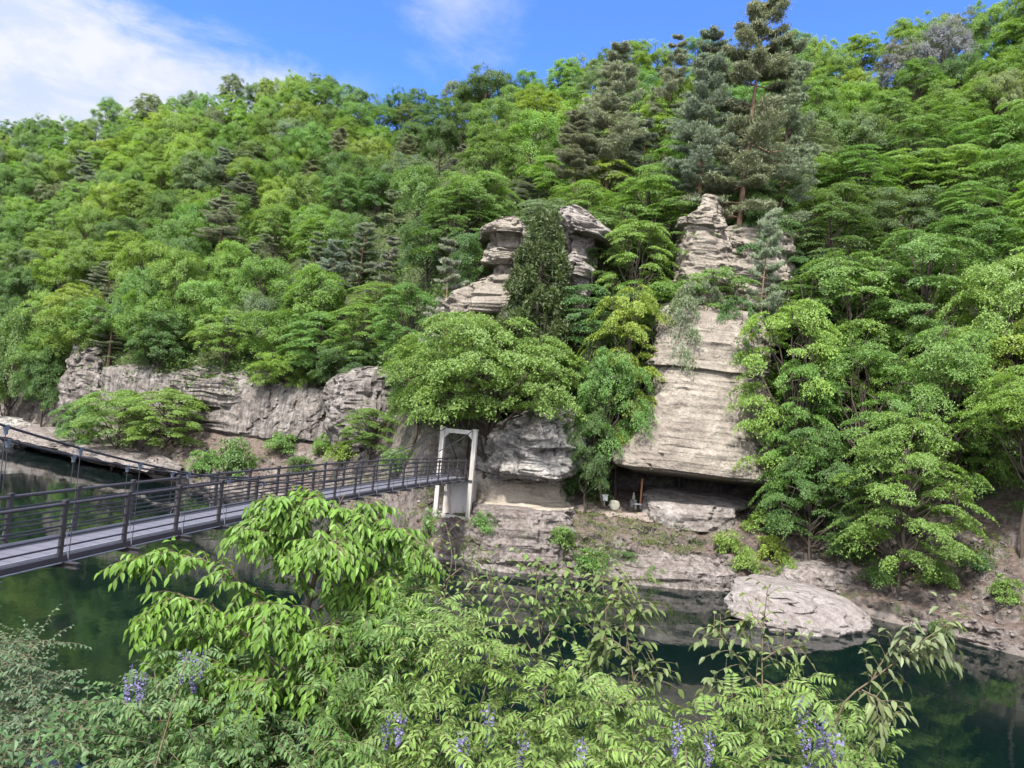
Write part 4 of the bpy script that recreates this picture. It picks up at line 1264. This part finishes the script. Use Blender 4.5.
class Leafy:
    def __init__(s, seed): s.r = np.random.default_rng(seed); s.B, s.A, s.N, s.L, s.W = [], [], [], [], []; s.st = MB()

    def leaf(s, b, a, n, l, w): s.B.append(b); s.A.append(a); s.N.append(n); s.L.append(l); s.W.append(w)

    def twig(s, pts, gap, ln, asp=0.42, droop=0.35, up=(0, -0.25, 1.0), tip=True, rad=0.004):
        r = s.r
        pts = np.asarray(pts, float); s.st.tube(pts, np.linspace(rad, rad * 0.4, len(pts)), 4, False)
        seg = np.linalg.norm(np.diff(pts, axis=0), axis=1); cum = np.r_[0, np.cumsum(seg)]
        k = max(2, int(cum[-1] / gap))
        for i in range(k + 1):
            t = cum[-1] * (0.06 + 0.94 * i / k)
            p = np.array([np.interp(t, cum, pts[:, q]) for q in range(3)])
            j = min(len(seg) - 1, np.searchsorted(cum, t) - 1 if t > 0 else 0)
            d = unit(pts[j + 1] - pts[j])
            sd = unit(np.cross(d, np.array([0, 0, 1.0])) + 1e-6) * (1 if i % 2 else -1)
            a = d * 0.55 + sd * 0.8 + np.array([0, 0, -droop]) + r.normal(size=3) * 0.22
            if i == k and tip: a = d + np.array([0, 0, -droop]) + r.normal(size=3) * 0.1
            s.leaf(p, a, np.array(up) + r.normal(size=3) * 0.28, ln * r.uniform(0.7, 1.2) * (0.75 + 0.25 * math.sin(PI * min(1, i / k + 0.15))), ln * asp * r.uniform(0.85, 1.15))

    def pinnate(s, b, d, ln, pairs, leaflet, droop=0.3):
        r = s.r
        d = unit(d); n = 7
        t = np.linspace(0, 1, n)[:, None]
        pts = b + d * ln * t + np.array([0, 0, -1.0]) * ln * droop * t ** 2
        s.st.tube(pts, np.linspace(0.0022, 0.001, n), 3, False)
        roll = r.normal(size=3) * 0.3
        for i in range(pairs + 1):
            u = 0.18 + 0.82 * i / pairs
            p = np.array([np.interp(u, t[:, 0], pts[:, q]) for q in range(3)])
            dd = unit(d + np.array([0, 0, -2 * droop * u]))
            sd = unit(np.cross(dd, np.array([0, 0, 1.0]) + roll) + 1e-6)
            up = np.cross(sd, dd)
            for sg in ((-1, 1) if i < pairs else (0,)):
                a = dd * 0.5 + sd * sg * 0.85 + np.array([0, 0, -0.22]) + r.normal(size=3) * 0.12
                s.leaf(p, a, up + r.normal(size=3) * 0.2, leaflet * r.uniform(0.8, 1.15) * (0.8 + 0.3 * math.sin(PI * u)), leaflet * 0.40 * r.uniform(0.85, 1.1))

    def build(s, root, color, stem='stem', leaves='foliage', smat='twig', origin=None):
        o = np.array(root.location)
        V, F = big_leaves(np.array(s.B) - o, np.array(s.A), np.array(s.N), np.array(s.L), np.array(s.W))
        c = mesh_obj(leaves, V, F, M['leaf_near'], root); c.color = (*color, 1)
        s.st.v = [v - o for v in s.st.v]
        s.st.build(stem, M[smat], root, True)


def rooted(px, py, d):
    """point on the near bank below a plant seen there"""
    p = at(px, py, d)
    y = p[1] - 0.6
    return np.array([p[0], y, near_ground(y)])


# -- bright green young tree in front of the bridge
g0 = rooted(290, 760, 6.2)
yt = empty('young_tree', tuple(g0), 'bright green young tree with drooping leaves, tallest of the foreground plants', 'tree', 'foreground greenery')
lf = Leafy(31)
trunk = [g0 - [0, 0, .3], at(288, 900, 6.25), at(292, 790, 6.2), at(296, 700, 6.15), at(304, 630, 6.1), at(318, 565, 6.1), at(335, 515, 6.05), at(345, 494, 6.0)]
lf.st.tube(catmull(trunk, 40), np.interp(np.linspace(0, 1, 40), [0, 0.4, 1], [0.06, 0.032, 0.005]), 8)
BR = [
    [(290, 720, 6.2), (240, 662, 6.0), (195, 640, 5.9), (166, 650, 5.85)], [(292, 745, 6.2), (245, 715, 5.9), (215, 700, 5.8), (188, 708, 5.7)], [(300, 665, 6.1), (345, 690, 5.7), (370, 712, 5.5), (388, 735, 5.4)], [(298, 700, 6.1), (310, 680, 5.6), (330, 672, 5.4), (350, 690, 5.3)],  # px,py,d polylines read off the photo
    [(300, 655, 6.1), (262, 600, 6.0), (215, 566, 5.9), (165, 553, 5.8), (133, 560, 5.75)],
    [(296, 690, 6.15), (250, 640, 5.9), (210, 605, 5.8), (175, 598, 5.7), (153, 612, 5.65)],
    [(298, 680, 6.1), (255, 645, 6.4), (225, 625, 6.5), (196, 628, 6.5)],
    [(294, 730, 6.2), (255, 690, 5.8), (225, 668, 5.6), (208, 676, 5.5)],
    [(310, 600, 6.1), (290, 560, 6.0), (272, 535, 5.9), (250, 530, 5.85)],
    [(312, 590, 6.1), (285, 545, 6.3), (268, 515, 6.4), (256, 520, 6.4)],
    [(318, 570, 6.1), (305, 530, 6.0), (290, 505, 5.95), (280, 500, 5.9)],
    [(320, 565, 6.1), (345, 545, 6.0), (375, 530, 5.9), (405, 532, 5.85), (418, 545, 5.8)],
    [(312, 600, 6.1), (350, 575, 6.2), (385, 560, 6.3), (412, 560, 6.35)],
    [(306, 620, 6.1), (345, 590, 5.9), (380, 580, 5.8), (405, 595, 5.75)],
    [(302, 645, 6.1), (340, 625, 5.8), (372, 615, 5.65), (395, 628, 5.6)],
    [(298, 690, 6.15), (340, 660, 6.2), (375, 645, 6.3), (410, 655, 6.35)],
    [(296, 700, 6.15), (330, 690, 5.7), (355, 685, 5.5), (375, 700, 5.45)],
    [(296, 710, 6.2), (280, 690, 5.6), (262, 680, 5.4), (240, 700, 5.3)],
    [(302, 640, 6.1), (290, 620, 5.7), (278, 605, 5.5), (262, 615, 5.4)],
    [(300, 660, 6.1), (310, 640, 5.7), (322, 628, 5.5), (335, 640, 5.4)],
    [(330, 530, 6.05), (350, 512, 6.0), (366, 512, 5.95), (374, 522, 5.9)],
    [(335, 515, 6.05), (322, 500, 6.0), (308, 498, 6.0), (298, 506, 5.95)],
    [(296, 760, 6.2), (330, 745, 5.6), (355, 738, 5.4), (380, 750, 5.3)],
    [(294, 770, 6.2), (260, 750, 5.6), (235, 735, 5.4), (205, 745, 5.3)],
    [(318, 570, 6.1), (318, 550, 5.7), (326, 538, 5.6), (340, 548, 5.5)],
]
for br in BR:
    P_ = catmull([at(*q) for q in br], 16)
    lf.st.tube(P_, np.linspace(0.013, 0.004, 16), 5, False)
    tot = np.linalg.norm(np.diff(P_, axis=0), axis=1).sum()
    for i in range(2, 16):
        for sgn in (-1, 1, -1, 1) if i > 3 else (-1, 1):
            p = P_[i]; d = unit(P_[min(i + 1, 15)] - P_[i - 1])
            sd = unit(np.cross(d, [0, 0, 1.0])) * sgn
            ln = lf.r.uniform(0.2, 0.40) * (1.0 - 0.35 * i / 16)
            dr = unit(d * 0.6 + sd * 0.7 + [0, 0, 0.1] + lf.r.normal(size=3) * 0.36)
            t = np.linspace(0, 1, 6)[:, None]
            lf.twig(p + dr * ln * t + np.array([0, 0, -1.0]) * ln * 0.42 * t ** 2, 0.031, 0.088, 0.40, 0.65, rad=0.003)
    lf.twig(P_[-5:], 0.03, 0.09, 0.40, 0.65)
lf.build(yt, (0.098, 0.186, 0.028), 'trunk', 'crown')


# -- masses of vine and shrub foliage over the near bank
def inside(poly, x, y):
    c = False; n = len(poly)
    for i in range(n):
        (x0, y0), (x1, y1) = poly[i], poly[i - 1]
        if (y0 > y) != (y1 > y) and x < (x1 - x0) * (y - y0) / (y1 - y0) + x0: c = not c
    return c


def sample(poly, n, r):
    xs = [p[0] for p in poly]; ys = [p[1] for p in poly]; out = []
    while len(out) < n:
        x, y = r.uniform(min(xs), max(xs)), r.uniform(min(ys), max(ys))
        if inside(poly, x, y): out.append((x, y))
    return out


def raceme(seed):
    r = np.random.default_rng(seed); L = 0.20; V, F = [], []
    n = 0
    for i in range(120):
        t = r.uniform(0, 1) ** 0.9
        w = i * 2.4; rad = 0.028 * (1 - t) ** 0.7 + 0.006
        c = np.array([rad * math.cos(w), rad * math.sin(w), -t * L])
        nn = unit(np.array([math.cos(w), math.sin(w), 0.5]) + r.normal(size=3) * 0.4)
        a = unit(np.cross(nn, r.normal(size=3))); b = np.cross(nn, a); s = r.uniform(0.005, 0.009)
        V += [c - a * s, c + b * s - nn * s * 0.3, c + a * s, c - b * s + nn * s * 0.4]
        F.append((n, n + 1, n + 2, n + 3)); n += 4
    b = MB(); b.tube([(0, 0, 0.02), (0, 0, -L * 0.95)], [0.002, 0.001], 4)
    F += [tuple(i + n for i in f) for f in b.f]
    return np.concatenate([np.array(V), b.v[0]]), F


RAC = [raceme(900 + i) for i in range(3)]
RMESH = []
for v, f in RAC:
    o = mesh_obj('flower_cluster', v, f, M['petal']); RMESH.append(o.data); bpy.data.objects.remove(o)


def flowers(root, pts):
    for i, (px, py, d, s) in enumerate(pts):
        o = link(bpy.data.objects.new('flower_cluster', RMESH[i % 3]), root)
        o.location = tuple(at(px, py - 16, d * 0.93) - np.array(root.location)); o.scale = (s * 1.15, s * 1.15, s)
        o.rotation_euler = (random.uniform(-.1, .1), random.uniform(-.1, .1), random.uniform(0, 6))


def vine(name, label, poly, depth, count, color, seed, flw=(), leaf=0.05, ln=0.24, pairs=6, cat='wisteria vine', jit=0.35, stems=7, stemp=None):
    xs = [p[0] for p in poly]; cx = sum(xs) / len(xs)
    y0 = min(p[1] for p in poly); y1 = max(p[1] for p in poly)
    r0 = rooted(cx, 760, depth(760))
    root = empty(name, tuple(r0), label, cat, 'foreground greenery')
    L = Leafy(seed); r = L.r
    pts = sample(poly, count, r)
    W = []
    for x, y in pts:
        q = at(x, y, depth(y) + r.normal() * jit)
        dr = np.array([r.normal() * 0.8, -0.35 + r.normal() * 0.6, 0.35 + r.normal() * 0.35])
        L.pinnate(q, dr, ln * r.uniform(0.65, 1.15), pairs, leaf)
        W.append(q)
    W = np.array(W)
    for i in range(stems):
        e = W[r.integers(len(W))]; b0 = r0 + [r.normal() * 0.5, r.normal() * 0.15, -0.3]
        b0[2] = near_ground(b0[1]) - 0.1
        mid = (b0 + e) / 2 + [r.normal() * 0.2, -0.2, 0.3]
        L.st.tube(catmull([b0, mid, e], 16), np.linspace(0.013, 0.003, 16), 5)
    for i in range(stems * 2):
        a_, b_ = W[r.integers(len(W))], W[r.integers(len(W))]
        if np.linalg.norm(a_ - b_) < 0.9: L.st.tube(limb_pts(a_, b_, 0.08, 7, 0.03, r), np.linspace(0.003, 0.002, 7), 4)
    L.build(root, color)
    flowers(root, flw)
    return root


dep = lambda a, b: (lambda y: np.interp(y, [560, 780], [a, b]))
vine('wisteria_vine', 'wisteria vine with pale green leaves and purple clusters filling the bottom centre', [(395, 640), (425, 585), (452, 600), (490, 625), (520, 660), (600, 665), (640, 700), (655, 820), (380, 820)], dep(5.5, 4.5), 900, (0.128, 0.20, 0.055), 41,
     [(401, 729, 4.5, 0.9), (488, 724, 4.45, 1.0), (463, 750, 4.35, 1.1), (524, 752, 4.4, 0.9), (582, 757, 4.35, 1.0)])
vine('wisteria_vine', 'wisteria vine with drooping purple clusters at the bottom right, above the river', [(655, 720), (700, 700), (760, 690), (800, 672), (850, 700), (880, 730), (890, 820), (650, 820)], dep(5.2, 4.4), 420, (0.12, 0.19, 0.052), 42,
     [(679, 738, 4.4, 0.9), (710, 750, 4.4, 0.9), (802, 716, 4.3, 1.1), (822, 730, 4.3, 1.0), (835, 746, 4.25, 1.25), (811, 757, 4.25, 1.1), (826, 760, 4.25, 1.1)])
vine('wisteria_vine', 'wisteria vine with pale purple flowers left of the bright young tree', [(118, 700), (135, 680), (165, 655), (200, 645), (235, 660), (300, 720), (310, 820), (110, 820)], dep(6.2, 5.2), 480, (0.088, 0.155, 0.062), 43,
     [(132, 684, 5.6, 1.2), (141, 690, 5.6, 1.1), (186, 668, 5.7, 1.1), (194, 674, 5.7, 1.2), (203, 668, 5.7, 1.0)])
vine('leafy_vine', 'thin leaved vine hanging between the young tree and the bottom centre wisteria', [(330, 640), (380, 600), (412, 565), (436, 580), (425, 640), (405, 700), (400, 820), (320, 820), (318, 700)], dep(5.9, 4.9), 480, (0.075, 0.14, 0.038), 44, [(388, 734, 4.8, 0.9)], 0.055, 0.22, 5)


# broad leaved ground vine at lower left, small leaved grey shrub at the left edge
def leafmass(name, label, cat, poly, depth, count, color, seed, ln, gap, tl=0.35, jit=0.3, asp=0.55, stems=8):
    cx = sum(p[0] for p in poly) / len(poly)
    r0 = rooted(cx, 760, depth(760))
    root = empty(name, tuple(r0), label, cat, 'foreground greenery')
    L = Leafy(seed); r = L.r; W = []
    for x, y in sample(poly, count, r):
        q = at(x, y, depth(y) + r.normal() * jit)
        d = unit([r.normal(), r.normal() * 0.6 - 0.2, 0.4 + r.normal() * 0.4])
        t = np.linspace(0, 1, 5)[:, None]
        l = tl * r.uniform(0.6, 1.2)
        L.twig(q + d * l * t - np.array([0, 0, 1.0]) * l * 0.3 * t ** 2, gap, ln, asp, 0.3, rad=0.003); W.append(q)
    for i in range(stems):
        e = W[r.integers(len(W))]; b0 = r0 + [r.normal() * 0.4, r.normal() * 0.15, 0]; b0[2] = near_ground(b0[1]) - 0.1
        L.st.tube(catmull([b0, (b0 + e) / 2 + [r.normal() * 0.15, 0, 0.2], e], 14), np.linspace(0.018, 0.004, 14), 5)
    L.build(root, color)
    return root


leafmass('ground_vine', 'dense dark green broad leaved vine carpet in the lower left corner', 'vine', [(-30, 735), (60, 712), (110, 696), (160, 702), (240, 725), (330, 750), (340, 830), (-30, 830)], dep(6.8, 5.4), 620, (0.056, 0.112, 0.045), 51, 0.075, 0.05)
leafmass('leafy_shrub', 'grey green small leaved shrub at the left edge of the foreground', 'shrub', [(-40, 820), (-40, 640), (0, 645), (38, 634), (52, 640), (40, 662), (70, 668), (55, 690), (66, 712), (40, 740), (30, 820)], dep(7.0, 6.0), 560, (0.07, 0.118, 0.068), 52, 0.042, 0.026, 0.34)


def sapling(label, lines, ln, gap, color, seed, asp=0.52, twl=0.22, droop=0.5, main=None):
    px, py, d = lines[0][0]
    r0 = rooted(px, 760, d)
    root = empty('sapling', tuple(r0), label, 'sapling', 'foreground greenery')
    L = Leafy(seed); r = L.r
    L.st.tube(catmull([r0 - [0, 0, 0.2], (r0 + at(px, 840, d)) / 2 + [0.05, 0, 0], at(px, 840, d), at(px, py, d)], 16), np.linspace(0.014, 0.008, 16), 6)
    for k, l in enumerate(lines):
        P_ = catmull([at(*q) for q in l], 14)
        L.st.tube(P_, np.linspace(0.008 if k == 0 else 0.005, 0.0022, 14), 5, False)
        for i in range(2 if k else 4, 14):
            sg = 1 if i % 2 else -1
            dd = unit(P_[min(i + 1, 13)] - P_[i - 1]); sd = unit(np.cross(dd, [0, 1.0, 0])) * sg
            dr = unit(dd * 0.5 + sd * 0.8 + [0, r.normal() * 0.5, 0.1]); l2 = twl * r.uniform(0.5, 1.1)
            t = np.linspace(0, 1, 5)[:, None]
            L.twig(P_[i] + dr * l2 * t - np.array([0, 0, 1.0]) * l2 * 0.2 * t ** 2, gap, ln, asp, droop, rad=0.0025)
        L.twig(P_[4:], gap * 1.4, ln, asp, droop, rad=0.0025)
    L.build(root, color)


sapling('slender sapling with dark stem and sparse pointed leaves against the water, right of centre', [[(642, 790, 4.9), (640, 730, 4.9), (632, 670, 4.9), (624, 620, 4.95), (617, 582, 5.0)], [(633, 690, 4.9), (646, 675, 4.9), (655, 662, 4.9)], [(630, 655, 4.9), (612, 640, 4.95), (596, 640, 5.0)], [(626, 630, 4.9), (634, 612, 4.9), (640, 602, 4.9)], [(636, 700, 4.9), (622, 690, 4.9), (608, 692, 4.9)]], 0.078, 0.055, (0.098, 0.137, 0.046), 61)
sapling('fine twigged sapling spreading many small leaves at the centre, below the cliff', [[(545, 790, 5.2), (545, 700, 5.2), (540, 640, 5.25), (536, 590, 5.3), (538, 562, 5.35)], [(542, 670, 5.2), (520, 630, 5.2), (505, 600, 5.25), (498, 580, 5.3)], [(540, 650, 5.2), (560, 615, 5.2), (572, 590, 5.2), (570, 572, 5.2)], [(543, 690, 5.2), (575, 660, 5.15), (598, 640, 5.1), (606, 630, 5.1)], [(544, 700, 5.2), (510, 670, 5.2), (485, 650, 5.2), (470, 640, 5.2)], [(540, 640, 5.3), (545, 610, 5.4), (552, 590, 5.4)]], 0.066, 0.045, (0.104, 0.163, 0.046), 62, 0.52, 0.30)
sapling('sapling with curling twigs and pale leaves in front of the boulder', [[(772, 790, 4.8), (764, 720, 4.8), (762, 660, 4.85), (764, 620, 4.9), (768, 588, 4.9)], [(763, 690, 4.8), (745, 668, 4.8), (725, 640, 4.8), (712, 626, 4.8)], [(763, 660, 4.8), (782, 648, 4.8), (800, 646, 4.8)], [(764, 715, 4.8), (740, 700, 4.8), (722, 682, 4.8), (708, 678, 4.8)], [(764, 630, 4.85), (752, 615, 4.9), (740, 628, 4.9)], [(765, 680, 4.8), (785, 690, 4.8), (800, 680, 4.8)]], 0.062, 0.055, (0.124, 0.163, 0.065), 63, 0.5, 0.18)
sapling('long slanting branch of drooping pale leaves reaching right over the river', [[(820, 790, 4.6), (840, 710, 4.55), (872, 680, 4.5), (905, 655, 4.5), (935, 632, 4.5), (962, 615, 4.5)], [(872, 680, 4.5), (890, 650, 4.5), (910, 636, 4.5)], [(905, 655, 4.5), (925, 645, 4.4), (945, 640, 4.4)], [(862, 690, 4.5), (880, 700, 4.4), (892, 716, 4.4)]], 0.085, 0.045, (0.143, 0.176, 0.091), 64, 0.42, 0.2, 0.75)
sapling('thin sparse sapling rising beside the bridge pier, in front of the bank', [[(432, 790, 5.6), (436, 690, 5.6), (442, 610, 5.7), (452, 560, 5.75), (446, 525, 5.8)], [(440, 640, 5.6), (462, 600, 5.6), (478, 580, 5.6)], [(443, 600, 5.7), (428, 570, 5.7), (424, 545, 5.7)], [(446, 580, 5.7), (470, 562, 5.7), (486, 560, 5.7)]], 0.05, 0.06, (0.111, 0.163, 0.058), 65, 0.5, 0.22)
sapling('tall thin shoot with few leaves beside the mossy bank clump', [[(598, 800, 5.4), (600, 700, 5.4), (606, 620, 5.45), (602, 575, 5.5), (604, 548, 5.5)], [(604, 640, 5.4), (590, 610, 5.4), (582, 590, 5.4)], [(605, 610, 5.4), (620, 590, 5.4), (628, 575, 5.4)]], 0.06, 0.06, (0.111, 0.156, 0.052), 66, 0.5, 0.2)

# ------------------------------------------------------------------ sky, sun, camera
SUN_AZ, SUN_EL = math.radians(-158), math.radians(54)   # azimuth from +Y towards +X: behind and to the left
sdir = np.array([math.sin(SUN_AZ) * math.cos(SUN_EL), math.cos(SUN_AZ) * math.cos(SUN_EL), math.sin(SUN_EL)])
w = bpy.data.worlds.new('World'); SC.world = w; w.use_nodes = True
nt = w.node_tree
for n in list(nt.nodes): nt.nodes.remove(n)
out = nt.nodes.new('ShaderNodeOutputWorld')
bg = nt.nodes.new('ShaderNodeBackground'); bg.inputs['Strength'].default_value = 0.15
sky = nt.nodes.new('ShaderNodeTexSky'); sky.sky_type = 'NISHITA'; sky.sun_disc = False
sky.sun_elevation = SUN_EL; sky.sun_rotation = SUN_AZ
sky.air_density = 1.0; sky.dust_density = 0.3; sky.ozone_density = 2.5
tc = nt.nodes.new('ShaderNodeTexCoord').outputs['Generated']


def vdot(v, d):
    m = nt.nodes.new('ShaderNodeVectorMath'); m.operation = 'DOT_PRODUCT'
    nt.links.new(v, m.inputs[0]); m.inputs[1].default_value = tuple(d)
    return m.outputs['Value']


def smooth(src, a, b):
    m = nt.nodes.new('ShaderNodeMapRange'); m.interpolation_type = 'SMOOTHSTEP'
    nt.links.new(src, m.inputs['Value']); m.inputs['From Min'].default_value = a; m.inputs['From Max'].default_value = b
    return m.outputs['Result']


nz = noise(nt, vscale(nt, tc, (1, 1, 1.6)), 5.0, 9, 0.6, 0.6)
nz2 = noise(nt, vscale(nt, tc, (1.0, 1.0, 2.2)), 13.0, 7, 0.6, 0.3)
nsum = math_n(nt, 'ADD', math_n(nt, 'MULTIPLY', math_n(nt, 'SUBTRACT', nz, 0.5), 0.30), math_n(nt, 'MULTIPLY', math_n(nt, 'SUBTRACT', nz2, 0.5), 0.10))
# bank of cloud in the upper left: everything below a slanting edge
p1, p2 = unit(ray(50, -15)), unit(ray(310, 84))
nv = unit(np.cross(p1, p2)); nv = nv if nv[2] < 0 else -nv
edge = math_n(nt, 'ADD', vdot(tc, nv), math_n(nt, 'MULTIPLY', nsum, 0.55))
lft = smooth(vdot(tc, unit([-0.94, 0.20, 0.25])), 0.44, 0.56)
big = math_n(nt, 'MULTIPLY', math_n(nt, 'MULTIPLY', smooth(edge, -0.05, 0.02), lft), 0.96)
pc = unit(ray(462, 8))
dist = math_n(nt, 'ADD', math_n(nt, 'SUBTRACT', 1.0, vdot(tc, pc)), math_n(nt, 'MULTIPLY', nsum, -0.045))
small = math_n(nt, 'MULTIPLY', smooth(dist, 0.0035, -0.003), 0.5)
fill_cloud = math_n(nt, 'MULTIPLY', smooth(nz, 0.36, 0.55), smooth(vdot(tc, unit([0, -1, 0.35])), -0.1, 0.35))  # bright cloud deck added behind the viewer as unseen fill light
fac = math_n(nt, 'MAXIMUM', big, small)
shade = mix(nt, smooth(nz2, 0.35, 0.68), (0.88, 1.0, 1.28), (1.18, 1.2, 1.25))
skyc = mix(nt, 1.0, sky.outputs[0], (0.17, 0.255, 0.485), 'MULTIPLY')
colr = mix(nt, fill_cloud, mix(nt, fac, skyc, shade), (5.0, 4.95, 4.75))
nt.links.new(colr, bg.inputs['Color']); nt.links.new(bg.outputs[0], out.inputs['Surface'])

ld = bpy.data.lights.new('sun', 'SUN'); ld.energy = 2.35; ld.angle = math.radians(4); ld.color = (1.0, 0.955, 0.88)
lo = bpy.data.objects.new('sun', ld); COL.objects.link(lo)
lo.rotation_euler = Vector(-sdir).to_track_quat('-Z', 'Y').to_euler(); lo.location = (0, -20, 60)

cd = bpy.data.cameras.new('camera'); cam = bpy.data.objects.new('camera', cd); COL.objects.link(cam)
cd.sensor_width = 36; cd.sensor_fit = 'HORIZONTAL'; cd.lens = FOC / 1024 * 36
cd.clip_start = 0.1; cd.clip_end = 3000
R_ = Matrix(((RT[0], UP[0], -FW[0]), (RT[1], UP[1], -FW[1]), (RT[2], UP[2], -FW[2])))
cam.matrix_world = Matrix.Translation(Vector(EYE)) @ R_.to_4x4()
SC.camera = cam
SC.view_settings.view_transform = 'Standard'; SC.view_settings.look = 'None'
SC.view_settings.exposure = 2.42; SC.view_settings.gamma = 1
SC.render.engine = 'CYCLES'
SC.cycles.max_bounces = 8; SC.cycles.diffuse_bounces = 5; SC.cycles.glossy_bounces = 3; SC.cycles.transmission_bounces = 4
SC.cycles.sample_clamp_indirect = 8
